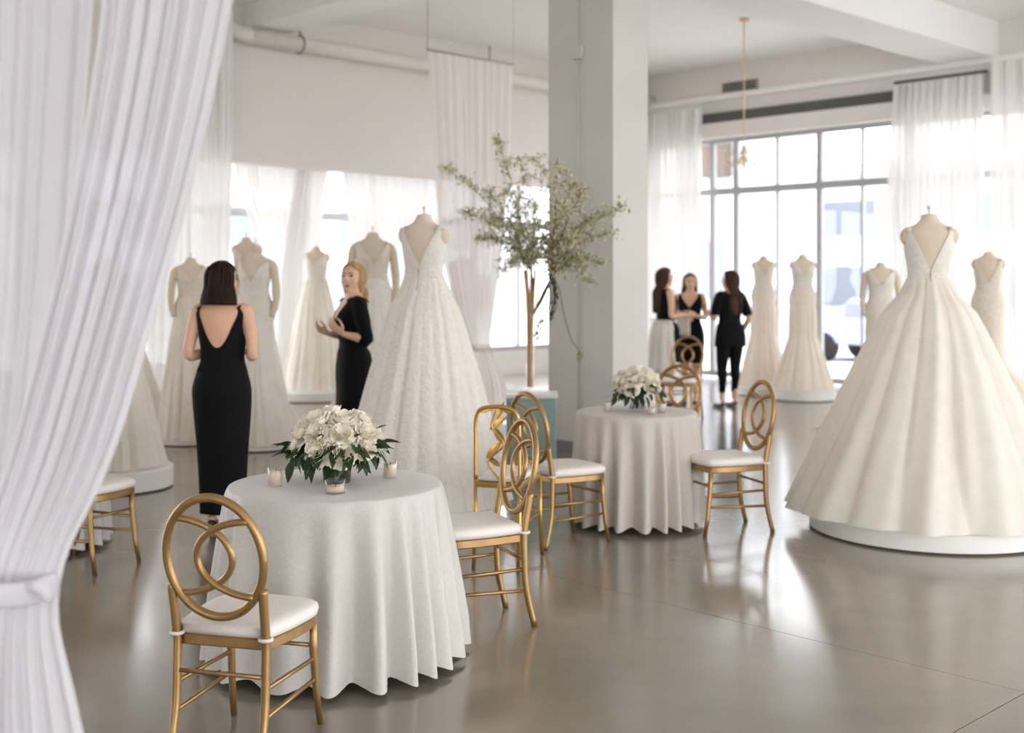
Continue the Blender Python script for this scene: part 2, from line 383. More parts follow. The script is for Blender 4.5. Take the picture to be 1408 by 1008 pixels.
# foreground pair, tied together
def zf(py): return CAM_Z - (py - HY) / F * 2.5
A = root('swept_curtain', ((70 - 704) / F * 2.5, 2.5, 0)); tag(A, 'white voile curtain in the left foreground swept left and tied at its waist', 'curtain')
cA = curtain('fabric', '', [prow(2.5, -720, 140, 440), prow(2.5, 0, 146, 322), prow(2.5, 215, 112, 277), prow(2.5, 380, 78, 231), prow(2.5, 500, 48, 196), prow(2.5, 650, 8, 151, .8), prow(2.5, 730, -20, 108, .5), prow(2.5, 795, -42, 70, .25), prow(2.5, 815, -44, 68, .25), prow(2.5, 900, -80, 92, .7), prow(2.5, 1008, -110, 116, 1), prow(2.5, 1430, -170, 205, 1.2)], 7, .0105, 'voile', seed=3, nu=240, nv=80, parent=A)
def shift_to(o, r):
    me = o.data; l = r.location
    for v_ in me.vertices: v_.co = v_.co - Vector((l.x, l.y, l.z))
shift_to(cA, A)
iv = Vector(A.location)
tz = zf(803)
band = [Vector(((px - 704) / F * 2.5, 2.5 + dy, tz + dz)) - iv for px, dy, dz in ((-100, -.03, -.005), (-40, -.075, .0), (15, -.08, -.004), (55, -.06, -.004), (74, 0, 0), (55, .06, .006), (15, .08, .01), (-40, .08, .01), (-100, .03, .01))]
obj('tie_band', MB().tube(smooth_pts(band + [band[0]], 5)[:-1], .026, 12, closed=True, flat=.35, up=(0, 0, 1)), 'voile', A)
kn = Vector(((71 - 704) / F * 2.5, 2.44, tz + .006)) - iv
obj('tie_knot', MB().tube(smooth_pts([kn + Vector((-.03, 0, 0)), kn + Vector((-.005, -.012, .008)), kn + Vector((.012, -.01, -.004)), kn + Vector((.014, -.004, -.022))]), [.012] * 6 + [.014] * 6 + [.012] * 6 + [.006], 10, flat=.7), 'voile', A)
curtain('hanging_curtain', 'white voile curtain at the far left edge, hanging straight beside the swept one', [prow(2.72, -620, -330, 150), prow(2.72, 0, -330, 131), prow(2.72, 250, -310, 110), prow(2.72, 420, -300, 96), prow(2.72, 600, -280, 70, .8), prow(2.72, 730, -260, 40, .5), prow(2.72, 800, -240, 5, .4), prow(2.72, 1008, -260, 0, .9), prow(2.72, 1360, -280, 0, 1.2)], 9, .012, 'voile', seed=5, nu=260, nv=70)
rd = root('curtain_rod', P(0, -735, 2.6)); tag(rd, 'steel rod holding the two foreground curtains, above the frame', 'rod'); iv = Vector(rd.location)
obj('bar', MB().tube([Vector(P(-420, -735, 2.6)) - iv, Vector(P(480, -735, 2.6)) - iv], .016, 12), 'steel', rd)
for px in (-300, 420): obj('cable', MB().tube([Vector(P(px, -735, 2.6)) - iv, Vector(P(px, -735, 2.6)[:2] + (ZC,)) - iv], .004, 6), 'steel', rd)
# middle curtain hanging from a rod between gown and column
def UVrow(v, pxl, pxr, z, a=1):
    def at(px):
        r = (px - 704) / F; u = v * (UY + r * UX) / (UX - r * UY); p = R(u, v); return (p.x, p.y)
    return (z, at(pxl), at(pxr), a)
def zuv(v, px, py):
    r = (px - 704) / F; d_ = v / (-r * UY + UX); return CAM_Z - (py - HY) / F * d_
Mc = root('tied_curtain', R(9, 10, 0)); tag(Mc, 'ivory sheer curtain hung from a ceiling rod between the left ball gown and column', 'curtain'); iv = R(9, 10, 0)
c_ = curtain('fabric', '', [UVrow(10, 590, 703, 4.1), UVrow(10, 598, 697, zuv(10, 650, 240)), UVrow(10, 606, 689, zuv(10, 650, 345)), UVrow(10, 630, 676, zuv(10, 650, 440), .6), UVrow(10, 648, 673, zuv(10, 660, 474), .35), UVrow(10, 645, 676, zuv(10, 660, 485), .35), UVrow(10, 636, 695, zuv(10, 660, 530), .8), UVrow(10, 628, 700, .02, 1)], 8, .03, 'voile2', seed=9, parent=Mc)
shift_to(c_, Mc)
t1 = [Vector(UVrow(10, 648, 674, 0)[k] + (zuv(10, 660, 478),)) - iv for k in (1, 2)]
obj('tie_band', MB().tube(smooth_pts([t1[0], t1[0] + Vector((.05, -.09, .02)), t1[1] + Vector((-.04, -.08, 0)), t1[1], t1[1] + Vector((-.03, .08, 0)), t1[0] + Vector((.04, .09, 0)), t1[0]], 4)[:-1], .03, 10, closed=True, flat=.35, up=(0, 0, 1)), 'white', Mc)
r0, r1 = [Vector(UVrow(10, 588, 706, 0)[k] + (4.12,)) - iv for k in (1, 2)]
obj('rod', MB().tube([r0, r1], .014, 8), 'grille', Mc)
for q, rr in ((r0, .005), (r1, .002)): obj('cable', MB().tube([q, Vector((q.x, q.y, ZC - .001))], rr, 6), 'grille', Mc)
# sheer in front of the bulkhead, left
curtain('sheer_curtain', 'narrow white sheer curtain hanging before the bulkhead, right of the swept curtain', [UVrow(13.3, 214, 322, 5.0), UVrow(13.3, 212, 320, 3.0), UVrow(13.3, 206, 318, 1.6), UVrow(13.3, 200, 318, .02)], 10, .04, 'sheer', seed=12, nv=20)
# alcove sheers
for i, (lab, rows, sd) in enumerate((
    ('white sheer curtain in the alcove swept left, above the mermaid gown', [UVrow(14.8, 318, 420, 3.6), UVrow(14.8, 326, 420, 3.0), UVrow(14.8, 352, 418, 2.2, .7), UVrow(14.8, 372, 412, 1.7, .5), UVrow(14.8, 362, 420, .02)], 21),
    ('white sheer curtain in the alcove behind the middle A-line gown', [UVrow(14.7, 410, 455, 3.6), UVrow(14.7, 405, 448, 3.0), UVrow(14.7, 394, 440, 2.2, .7), UVrow(14.7, 388, 432, 1.7, .5), UVrow(14.7, 380, 440, .02)], 22),
    ('white sheer curtain in the alcove behind the blonde woman', [UVrow(14.75, 468, 606, 3.6), UVrow(14.75, 474, 606, 2.9), UVrow(14.75, 490, 606, 2.0, .8), UVrow(14.75, 500, 606, 1.5, .8), UVrow(14.75, 486, 606, .02)], 23),
    ('white sheer curtain in the alcove, seen through the gap of the foreground curtains', [UVrow(14.75, 20, 112, 3.6), UVrow(14.75, 20, 108, .02)], 24))):
    curtain('sheer_curtain', lab, rows, 9, .035, 'sheer', seed=sd, nu=150, nv=36, group='sheer curtains at the alcove windows')
al = obj('curtain_track', MB().tube([R(U0 + .5, 14.78, 3.64), R(U1 - .3, 14.78, 3.64)], .02, 8), 'steel'); tag(al, 'white curtain track hidden behind the bulkhead of the alcove', 'track')
# right hand curtains on the window wall
def Urow(u, v0, v1, z, a=1):
    p, q = R(u, v0), R(u, v1); return (z, (p.x, p.y), (q.x, q.y), a)
curtain('window_curtain', 'white sheer curtain at the left side of the tall window, beside the column', [Urow(U1 - .22, 13.6, 12.22, 4.5), Urow(U1 - .22, 13.6, 12.26, 2.5), Urow(U1 - .22, 13.6, 12.32, .02)], 11, .05, 'sheer', seed=31, nu=200, nv=24, group='curtains of the window wall')
curtain('window_curtain', 'white pleated sheer curtain right of the tall window, behind the large ball gown', [Urow(U1 - .22, 8.74, 7.40, 4.46), Urow(U1 - .22, 8.78, 7.42, 4.0), Urow(U1 - .22, 8.86, 7.42, 2.6), Urow(U1 - .22, 8.74, 7.40, .02)], 12, .05, 'sheer', seed=32, nu=200, nv=30, group='curtains of the window wall')
curtain('window_curtain', 'white sheer curtain at the right edge of the picture', [Urow(U1 - .3, 7.33, 4.6, 4.6), Urow(U1 - .3, 7.33, 4.6, .02)], 14, .06, 'sheer', seed=33, nu=240, nv=20, group='curtains of the window wall')
ct = obj('curtain_rail', MB().tube([R(U1 - .22, 8.75, 4.50), R(U1 - .22, 7.37, 4.50)], .022, 8), 'dark'); tag(ct, 'thin dark curtain rail above the pleated curtain right of the window', 'rail')
ct = obj('rail_bracket', MB().rbox(U1 - .2, U1, 7.36, 7.42, 4.2, 4.5), 'grille', None, False); tag(ct, 'grey wall bracket at the right end of the dark curtain rail', 'bracket')

# ------------------------------------------------------------------ tables
def tablecloth(name, label, x, y, R_, zt, hemR, hemz, nf, m, seed, gr):
    r_ = np.random.default_rng(seed); n = 300
    th = np.linspace(0, 2 * pi, n, endpoint=False)
    warp = th + .11 * np.sin(2 * th + r_.random() * 6) + .08 * np.sin(3 * th + r_.random() * 6) + .03 * np.sin(7 * th + r_.random() * 6)
    ph = r_.random() * 6
    f = np.sin(nf * warp + ph); fold = np.where(f > 0, f ** .8, -np.abs(f) ** 1.3)
    am = .75 + .3 * np.sin(2.6 * th + ph) + .15 * np.sin(5 * th + 1)
    rows = []
    for k in range(7):
        r = (R_ - .012) * k / 6 + .001; rows.append([(r * cos(a), r * sin(a), zt) for a in th])
    rows.append([((R_ - .004) * cos(a), (R_ - .004) * sin(a), zt - .002) for a in th])
    rows.append([((R_) * cos(a), (R_) * sin(a), zt - .008) for a in th])
    for k in range(1, 31):
        t = k / 30; z = zt - .008 - (zt - .008 - hemz) * t
        A_ = .060 * min(1, t * 1.2) ** .85 + .002
        tw = .06 * np.sin(3 * t + 2 * th)
        f2 = np.sin(nf * (warp + tw * .25) + ph); fo = np.where(f2 > 0, f2 ** .8, -np.abs(f2) ** 1.3)
        rr = R_ + .004 + (hemR - R_) * t ** .9 + A_ * am * fo * .8
        zz = z - t * .012 * fold * (1 if k > 26 else 0)
        rows.append([(rr[i] * cos(th[i]), rr[i] * sin(th[i]), zz[i]) for i in range(n)])
    mb = MB(); mb.rings(rows, cap=False); mb.f.append(tuple(range(n - 1, -1, -1)))
    o = obj(name, mb, m); o.location = (x, y, 0); tag(o, label, 'tablecloth', gr); return o
def table(label, x, y, R_, zt):
    t = root('round_table', (x, y, 0)); tag(t, label, 'table', 'round tables')
    obj('tabletop', MB().lathe([(R_ - .02, zt - .03), (R_, zt - .028), (R_, zt - .002), (R_ - .01, zt)], 48), 'wood', t)
    for k in range(4):
        a = pi / 4 + k * pi / 2; r = R_ * .62
        obj('leg', MB().tube([(r * cos(a), r * sin(a), 0), (r * cos(a), r * sin(a), zt - .03)], .018, 10), 'steel', t)
ZT = .745
T1 = (-.752, 5.13); T2 = (.83, 8.02); T3 = (-3.02, 7.35)
for (x, y), r, hr, lab, cl_lab, nf, m, sd in (
    (T1, .447, .528, 'round table under the silver cloth in the foreground', 'floor-length silver-white patterned tablecloth on the foreground table', 19, 'cloth', 2),
    (T2, .395, .435, 'round table under the taupe-white cloth beside the column', 'floor-length taupe-white tablecloth on the table beside the column', 20, 'cloth2', 6),
    (T3, .455, .52, 'round table mostly hidden behind the left foreground curtain', 'white tablecloth mostly hidden behind the left curtain and gold chair', 19, 'cloth', 8)):
    table(lab, x, y, r, ZT - .004); tablecloth('tablecloth', cl_lab, x, y, r + .006, ZT, hr, .035, nf, m, sd, 'tablecloths')

# ------------------------------------------------------------------ gold chairs
def make_chair():
    r = root('gold_chair')
    W, H, ZO = .2, .225, .725
    def back(x, z): return Vector((x, -.205 - (z - .45) * .16, z))
    obj('back_hoop', MB().tube([back(W * .93 * cos(a), ZO + H * .95 * sin(a)) for a in np.linspace(0, 2 * pi, 57)[:-1]], .0155, 12, closed=True), 'gold', r)
    for s in (-1, 1):
        obj('back_arc', MB().tube([back(s * (-.75 + 1.08 * cos(t)) * W, ZO + .6 * sin(t) * H) + Vector((0, s * .004, 0)) for t in np.linspace(rad(88), rad(-88), 33)], .0125, 10), 'gold', r)
        obj('front_leg', MB().tube([(s * .172, .18, .43), (s * .172, .185, .3), (s * .176, .205, .12), (s * .182, .228, 0)], [.0165, .016, .0135, .0125], 10), 'gold', r)
        obj('rear_leg', MB().tube(smooth_pts([back(s * .176, .62), back(s * .174, .55), back(s * .172, .44), Vector((s * .172, -.203, .35)), Vector((s * .172, -.212, .18)), Vector((s * .174, -.255, 0))], 4), [.0165] * 12 + [.016] * 5 + [.0145] * 4, 10), 'gold', r)
        obj('stretcher', MB().tube([(s * .173, .19, .26), (s * .172, -.207, .27)], .0085, 8), 'gold', r)
        obj('stretcher', MB().tube([(s * .173, .196, .18), (s * .172, -.212, .17)], .0085, 8), 'gold', r)
    obj('stretcher', MB().tube([(-.172, .187, .31), (.172, .187, .31)], .0085, 8), 'gold', r)
    obj('stretcher', MB().tube([(-.172, -.205, .31), (.172, -.205, .31)], .0085, 8), 'gold', r)
    out = lambda k, z: [(x, y, z) for x, y in outline(k)]
    def outline(k, n=12):
        pts = [(-.172 * k, -.185 * k), (.172 * k, -.185 * k)]
        c = [(.196, -.05), (.205, .08), (.198, .15), (.17, .198), (.09, .218), (0, .224), (-.09, .218), (-.17, .198), (-.198, .15), (-.205, .08), (-.196, -.05)]
        sm = smooth_pts([(x * k, y * k, 0) for x, y in [(.172, -.185)] + c + [(-.172, -.185)]], 4)
        return [(p.x, p.y) for p in sm]
    obj('seat_frame', MB().rings([out(.97, .395), out(1.0, .40), out(1.0, .43), out(.97, .435)]), 'gold', r, auto=True)
    cu = obj('cushion', MB().rings([out(.96, .433), out(1.02, .44), out(1.035, .455), out(1.02, .472), out(.95, .483), out(.75, .489), out(.4, .492), out(.02, .493)]), 'cush', r)
    for s in (-1, 1):
        c = back(s * .172, .442)
        obj('tie', MB().tube([c + Vector((.0215 * cos(a), .0215 * sin(a), 0)) for a in np.linspace(0, 2 * pi, 17)[:-1]], .007, 8, closed=True, flat=.9), 'tie', cu)
    return r
ch = make_chair(); GC = 'gold chairs with oval interlaced backs'
for i, (x, y, a, s, lab) in enumerate((
    (-.92, 4.199, -15.3, .955, 'gold oval-back chair nearest the camera, its back to us at the front table'),
    (-.197, 5.665, 112.9, 1.0, 'gold oval-back chair at the right side of the front table'),
    (.312, 7.456, -56, .988, 'gold oval-back chair at the left side of the table by the column'),
    (1.376, 7.809, 107.9, 1.01, 'gold oval-back chair at the right side of the table by the column'),
    (-2.419, 6.826, -112.8, .99, 'gold chair half hidden behind the swept foreground curtain'),
    (1.20, 9.35, 150, 1.0, 'gold oval-back chair behind the bouquet on the table by the column'),
    (1.98, 14.05, 155, 1.02, 'gold oval-back chair farthest away, in front of the woman with the white apron'))):
    o = ch if i == 0 else copy_tree(ch)
    o.location = (x, y, 0); o.rotation_euler = (0, 0, math.radians(a)); o.scale = (s, s, s); tag(o, lab, 'chair', GC)
# slim gold chair with leaf ornament, between gown and second chair
lc = root('leaf_chair', (-.02, 6.9, 0), math.radians(-18)); tag(lc, 'slim bright gold chair with gilded leaf ornaments in its back, beside the left ball gown', 'chair')
W_ = .13
obj('back_frame', MB().tube(smooth_pts([(-W_, -.2, .5), (-W_, -.2, .70), (-W_ * .97, -.205, .84), (-W_ * .7, -.21, .895), (0, -.21, .91), (W_ * .7, -.21, .895), (W_ * .97, -.205, .84), (W_, -.2, .7), (W_, -.2, .5)], 5), 0.0105, 10), 'gold2', lc)
for s in (-1, 1):
    obj('leg', MB().tube([(s * W_, -.2, .5), (s * W_, -.2, .25), (s * W_, -.23, 0)], [0.0105, .012, .011], 8), 'gold2', lc)
    obj('leg', MB().tube([(s * W_, .2, .46), (s * W_, .2, .25), (s * W_ * 1.04, .22, 0)], [0.0105, .012, .011], 8), 'gold2', lc)
    obj('rung', MB().tube([(s * W_, -.2, .25), (s * W_, .2, .25)], .007, 8), 'gold2', lc)
obj('seat_frame', MB().box(-W_, W_, -.21, .21, .455, .485), 'gold2', lc, False, bevel=.006)
obj('cushion', MB().box(-W_ + .005, W_ - .005, -.2, .2, .486, .525), 'cush', lc, True, bevel=.015, auto=True)
sc_ = obj('back_stem', MB().tube(smooth_pts([(.02, -.205, .5), (-.05, -.207, .6), (.04, -.209, .7), (-.03, -.21, .8), (.0, -.21, .9)], 5), .006, 8), 'gold2', lc)
def leafmesh(L_=1, wd=.36, fold=.1, droop=.25, nseg=5):
    mb = MB(); rows = []
    for i in range(nseg + 1):
        t = i / nseg; h = wd / 2 * sin(pi * min(1, t * .93 + .04)) ** .85 * (1.15 - .5 * t); z = -droop * t * t
        rows.append([(-h, t * L_, z + fold * h * 2), (0, t * L_, z), (h, t * L_, z + fold * h * 2)])
    return mb.grid(rows)
lf = leafmesh().mesh('gold_leaf', M['gold2'])
for k, (x, z, a, t) in enumerate(((-.06, .62, 40, .13), (.05, .7, -40, .13), (-.04, .78, 50, .12), (.02, .58, -60, .1), (.0, .84, 20, .1), (-.12, .88, 75, .12), (.1, .885, -75, .12))):
    o = link('gold_leaf', lf, lc); o.location = (x, -.208, z); o.scale = (t, t, t); o.rotation_euler = (pi / 2, 0, 0); o.rotation_euler = (pi / 2, math.radians(a), 0)

# ------------------------------------------------------------------ table flowers and candles
def peony(seed):
    r_ = np.random.default_rng(seed); mb = MB()
    spec = [(4, .16, .40, .5), (6, .33, .60, .55), (7, .52, .70, .62), (9, .70, .66, .7), (9, .86, .46, .8), (9, 1.0, .16, .85)]
    for k, (n, rho, hh, wd) in enumerate(spec):
        for j in range(n):
            a0 = 2 * pi * (j + .5 * (k % 2)) / n + r_.normal() * .12; half = pi / n * 1.35
            jit = 1 + r_.normal() * .06; rows = []; p1, p2 = r_.random(2) * 6
            for i in range(6):
                s = i / 5; ww = half * (.35 + .75 * sin(pi * (.12 + .68 * s)))
                row = []
                for q in range(5):
                    w_ = (q - 2) / 2; a = a0 + w_ * ww
                    ruf = .05 * sin(w_ * 5 + p1) * s * s + .04 * sin(w_ * 9 + p2) * s ** 3
                    edge = -.10 * abs(w_) ** 2 * s
                    r1 = rho * jit * (sin(s * pi / 2 * (1.0 if k > 2 else .9)) ** .7) + ruf + (.06 * s * s if k > 3 else 0)
                    z = (hh * jit + edge + .05 * sin(w_ * 7 + p2) * s ** 3) * (s ** 1.5) - .12 * (k / 5) + (0 if k < 4 else -.16 * s ** 3)
                    row.append((r1 * cos(a), r1 * sin(a), z))
                rows.append(row)
            mb.grid(rows)
    return mb.mesh('peony', M['petal'])
PEO = [peony(s) for s in (1, 2, 3)]; LEAF = leafmesh(1, .42, .12, .3).mesh('leaf', M['leaf']); LEAFB = leafmesh(1, .55, .2, .1).mesh('leaf', M['leaf'])
def bouquet(label, vlabel, x, y, z0, Rx, Hh, n, fs, seed, vr, vh, gm, nleaf):
    r_ = np.random.default_rng(seed)
    v = root('glass_vase', (x, y, z0)); tag(v, vlabel, 'vase')
    obj('bowl', MB().lathe([(.001, .004), (vr * .86, .004), (vr * .9, .008), (vr, vh), (vr * 1.02, vh), (vr * 1.02, vh - .001), (vr * .94, .012), (vr * .8, .012), (.002, .0122)], 32), gm, v)
    b = root('flower_arrangement', (x, y, z0 + .02)); tag(b, label, 'flowers')
    zc = vh + .022
    st = MB()
    for k in range(14):
        a = r_.random() * 6.28; q = r_.random() * vr * .7
        obj('stem', MB().tube([(q * cos(a), q * sin(a), -.004), (q * .6 * cos(a + 1), q * .6 * sin(a + 1), vh), (Rx * .4 * cos(a + 1), Rx * .4 * sin(a + 1), zc + .06)], .0035, 6), 'leaf', b)
    obj('foliage_mound', MB().ell((0, 0, zc + .035), (Rx * .66, Rx * .66, .07), 18, 9), 'leaf', b)
    # golden-spiral dome of flowers
    pts = []
    rings_ = [(4, 1), (37, 6), (66, 9), (88, n - 16)]
    for (el, c) in rings_:
        for j in range(c):
            pol = math.radians(el + r_.normal() * 3.5); az = 2 * pi * (j + .5 * (el > 40)) / c + r_.normal() * .1 + seed
            pts.append((pol, az))
    for pol, az in pts:
        d_ = Vector((sin(pol) * cos(az), sin(pol) * sin(az), cos(pol)))
        s = fs * (1 + r_.normal() * .13) * .5
        p = Vector((d_.x * (Rx - s * .75), d_.y * (Rx - s * .75), zc + .025 + d_.z * (Hh - s * .6)))
        o = link('peony', PEO[r_.integers(3)], b); o.location = p; o.scale = (s, s, s * .92)
        d2 = (d_ + Vector((0, 0, .25))).normalized(); q = d2.to_track_quat('Z', 'Y')
        o.rotation_euler = (q.to_matrix() @ Matrix.Rotation(r_.random() * 6.28, 3, 'Z')).to_euler()
    for k in range(nleaf):
        az = 2 * pi * k / nleaf * 2.0 + r_.normal() * .2; low = k % 3
        L_ = (.062 + .036 * r_.random()) * (Rx / .2)
        rr = Rx * (.5 + .40 * r_.random()); p = Vector((rr * cos(az), rr * sin(az), zc + .035 - .022 * low + r_.normal() * .010))
        o = link('leaf', LEAF if k % 2 else LEAFB, b); o.location = p; o.scale = (L_,) * 3
        pitch = math.radians(-6 - 25 * low + r_.normal() * 16)
        o.rotation_euler = (Matrix.Rotation(az - pi / 2 + r_.normal() * .35, 3, 'Z') @ Matrix.Rotation(pitch, 3, 'X') @ Matrix.Rotation(r_.normal() * .5, 3, 'Y')).to_euler()
    for k in range(7):   # sprigs poking between the blooms
        az = r_.random() * 6.28; pol = math.radians(60 + 35 * r_.random()); d_ = Vector((sin(pol) * cos(az), sin(pol) * sin(az), cos(pol)))
        o = link('leaf', LEAFB, b); o.location = (d_.x * Rx * .85, d_.y * Rx * .85, zc + .02 + d_.z * Hh * .8); o.scale = (.06 * Rx / .2,) * 3
        o.rotation_euler = (Matrix.Rotation(az - pi / 2, 3, 'Z') @ Matrix.Rotation(pi / 2 - pol, 3, 'X')).to_euler()
bouquet('domed arrangement of ivory peonies with dark leaves on the foreground table', 'low clear glass vase under the peonies of the foreground table', -.747, 5.13, ZT, .212, .170, 26, .112, 4, .062, .095, M['glass2'], 110)
bouquet('smaller domed arrangement of ivory peonies on the table beside the column', 'clear glass vase under the peonies on the table beside the column', .83, 8.02, ZT, .172, .150, 25, .098, 7, .065, .09, M['glass'], 66)
def votive(x, y, r, h, lab, clab, fill=.62, wr=.86):
    g = root('votive_glass', (x, y, ZT)); tag(g, lab, 'candle holder', 'glass votives on the tables')
    obj('cup', MB().lathe([(.001, .002), (r * .9, .002), (r, .006), (r * 1.03, h), (r * 1.0, h + .001), (r * .95, h - .001), (r * .93, .009), (.002, .0092)], 28), 'glass', g)
    c = root('candle', (x, y, ZT + .010)); tag(c, clab, 'candle', 'cream candles in the votives')
    obj('wax', MB().lathe([(.001, 0), (r * wr, 0), (r * wr, h * fill), (r * wr * .9, h * fill + .002), (.002, h * fill - .002)], 24), 'wax', c)
    obj('wick', MB().tube([(0, 0, h * fill - .004), (.001, 0, h * fill + .01)], .0012, 6), 'black2', c)
for args in (
    (-.99, 5.04, .033, .082, 'clear glass votive left of the bouquet on the foreground table', 'cream candle in the votive left of the foreground bouquet', .7),
    (-.716, 4.875, .042, .058, 'squat clear glass votive in front of the bouquet on the foreground table', 'low cream candle in the squat votive before the foreground bouquet', .35),
    (-.532, 5.25, .033, .082, 'clear glass votive right of the bouquet on the foreground table', 'cream candle in the votive right of the foreground bouquet', .66),
    (.632, 7.98, .031, .08, 'clear glass votive left of the bouquet on the table by the column', 'cream candle in the votive left of the bouquet by the column', .6),
    (.985, 7.90, .031, .08, 'clear glass votive right of the bouquet on the table by the column', 'cream candle in the votive right of the bouquet by the column', .6),
    (.905, 7.78, .026, .05, 'small glass votive before the bouquet on the table by the column', 'cream candle in the small votive before the bouquet by the column', .6)):
    votive(*args)

# ------------------------------------------------------------------ branch arrangement on the teal cabinet
BX, BY = (729 - 704) / F * 10.3, 10.3
tc = root('teal_cabinet', (BX + .0, BY, 0), ROT - math.radians(45)); tag(tc, 'pale teal glass-sided display cabinet with white top beneath the tall vase', 'cabinet')
obj('body', MB().box(-.2, .22, -.2, .2, .06, .63), 'teal', tc, False, bevel=.006)
obj('plinth_base', MB().box(-.18, .2, -.18, .18, 0, .06), 'base', tc, False)
obj('top', MB().box(-.215, .235, -.215, .215, .63, .66), 'plinth', tc, False, bevel=.004)
obj('door', MB().box(-.18, .2, -.212, -.2, .09, .61), 'teal', tc, False, bevel=.003)
tv = root('tall_vase', (BX, BY, .66)); tag(tv, 'tall slender clear glass vase of branches on the teal cabinet', 'vase')
obj('cylinder', MB().lathe([(.001, .004), (.055, .004), (.06, .012), (.042, .04), (.04, .3), (.05, .62), (.065, .78), (.062, .78), (.047, .62), (.036, .3), (.037, .05), (.002, .045)], 28), 'glass', tv)
ba = root('branch_arrangement', (BX, BY, .71)); tag(ba, 'airy arrangement of blossoming pale green branches in the tall vase before the column', 'branches')
r_ = np.random.default_rng(5); iv = Vector((BX, BY, .71))
def wp(px, py, dd=0): return Vector(P(px, py, BY + dd)) - iv
for k in range(7):
    a = k * .9
    obj('stalk', MB().tube(smooth_pts([(.018 * cos(a), .018 * sin(a), 0), (.02 * cos(a + 1), .02 * sin(a + 1), .35), (.028 * cos(a + 2), .028 * sin(a + 2), .75), (.05 * cos(a + 2.2), .05 * sin(a + 2.2), 1.0)], 4), .009, 8), 'stem', ba)
ends = [(612, 231, -.2, 1), (684, 192, .1, 1), (641, 292, -.3, 1), (660, 330, .2, 1), (716, 222, -.15, 1), (742, 218, .15, 1), (770, 228, -.1, 1), (787, 252, .15, 1), (802, 262, -.2, 1), (852, 287, -.15, 1), (838, 322, -.3, 1), (828, 365, -.25, 1), (690, 375, -.25, 1), (700, 262, .25, 1), (735, 280, -.4, 1), (765, 292, -.35, 1), (790, 330, -.4, 1), (675, 300, .2, 1), (720, 320, -.3, 1), (752, 330, .1, 1), (808, 388, -.3, 1), (668, 262, 0, 1), (815, 300, -.2, 1)]
mleaf = leafmesh(1, .5, .15, .2, 2)
for k, (ex, ey, dd, q) in enumerate(ends):
    sx_, sy_ = (731, 392) if ex < 742 else (756, 400)
    s0 = wp(729, 440, 0); s1 = wp(sx_, sy_ - 15, dd * .15); e = wp(ex, ey, dd)
    mid = s1.lerp(e, .5) + Vector((0, 0, .10 + .05 * r_.random())) * (1 if abs(ex - 735) > 30 else .3)
    pts = smooth_pts([s0, s1, mid, e], 8); n = len(pts)
    br = obj('branch', MB().tube(pts, [.006 - .0045 * i / (n - 1) for i in range(n)], 6), 'twig', ba)
    tw = MB(); lv = MB(); bl = MB()
    def sprinkle(p, dirv, cnt, spread):
        for _ in range(cnt):
            c = p + Vector(r_.normal(size=3) * spread); L_ = .020 + .024 * r_.random()
            Rm = Matrix.Translation(c) @ (Vector(r_.normal(size=3)) + dirv).to_track_quat('Y', 'Z').to_matrix().to_4x4() @ Matrix.Scale(L_ * 1.1, 4)
            (bl if r_.random() < .72 else lv).add([Rm @ Vector(v) for v in mleaf.v], mleaf.f)
    for i in range(int(n * .42), n):
        t = (i - n * .42) / (n * .58)
        sprinkle(pts[i], Vector((0, 0, .3)), 6, .030)
        for _ in range(2 if t < .9 else 3):
            d_ = Vector(r_.normal(size=3)); d_.z = abs(d_.z) * .5; d_.normalize(); L_ = (.06 + .13 * r_.random()) * (1.25 - .8 * t)
            a = pts[i]; b = a + d_ * L_; tw.tube([a, a.lerp(b, .5) + Vector((0, 0, .012)), b], [.0028, .0022, .0014], 4)
            for u in (.35, .65, .9, 1.0): sprinkle(a.lerp(b, u), d_, 3, .016)
    for nm, mb, m in (('twigs', tw, 'twig'), ('leaves', lv, 'leaf2'), ('blossoms', bl, 'bloss')):
        o = obj(nm, mb, m, br, smooth=False); o['kind'] = 'stuff'
for k, pl in enumerate(([(748, 372), (760, 385), (763, 405), (757, 435)], [(745, 375), (755, 392), (758, 412), (752, 428), (742, 445), (737, 462)], [(752, 370), (768, 395), (775, 430), (785, 465), (796, 482), (798, 492)])):
    pts = smooth_pts([wp(a, b, -.12 - .05 * k) for a, b in pl], 6)
    br = obj('drooping_branch', MB().tube(pts, .006 if k == 0 else .004, 6), 'leaf' if k < 2 else 'twig', ba)
    lv = MB()
    rg = range(4, len(pts)) if k == 0 else range(len(pts) - 9, len(pts)) if k == 1 else range(len(pts) - 6, len(pts))
    for i in rg:
        for _ in range((9, 5, 2)[k]):
            c = pts[i] + Vector(r_.normal(size=3) * .014)
            Rm = Matrix.Translation(c) @ (Vector(r_.normal(size=3)) * .6 + Vector((0, 0, -1))).to_track_quat('Y', 'Z').to_matrix().to_4x4() @ Matrix.Scale(.034, 4)
            lv.add([Rm @ Vector(v) for v in mleaf.v], mleaf.f)
    o = obj('leaves', lv, 'leaf' if k < 2 else 'leaf2', br, smooth=False); o['kind'] = 'stuff'

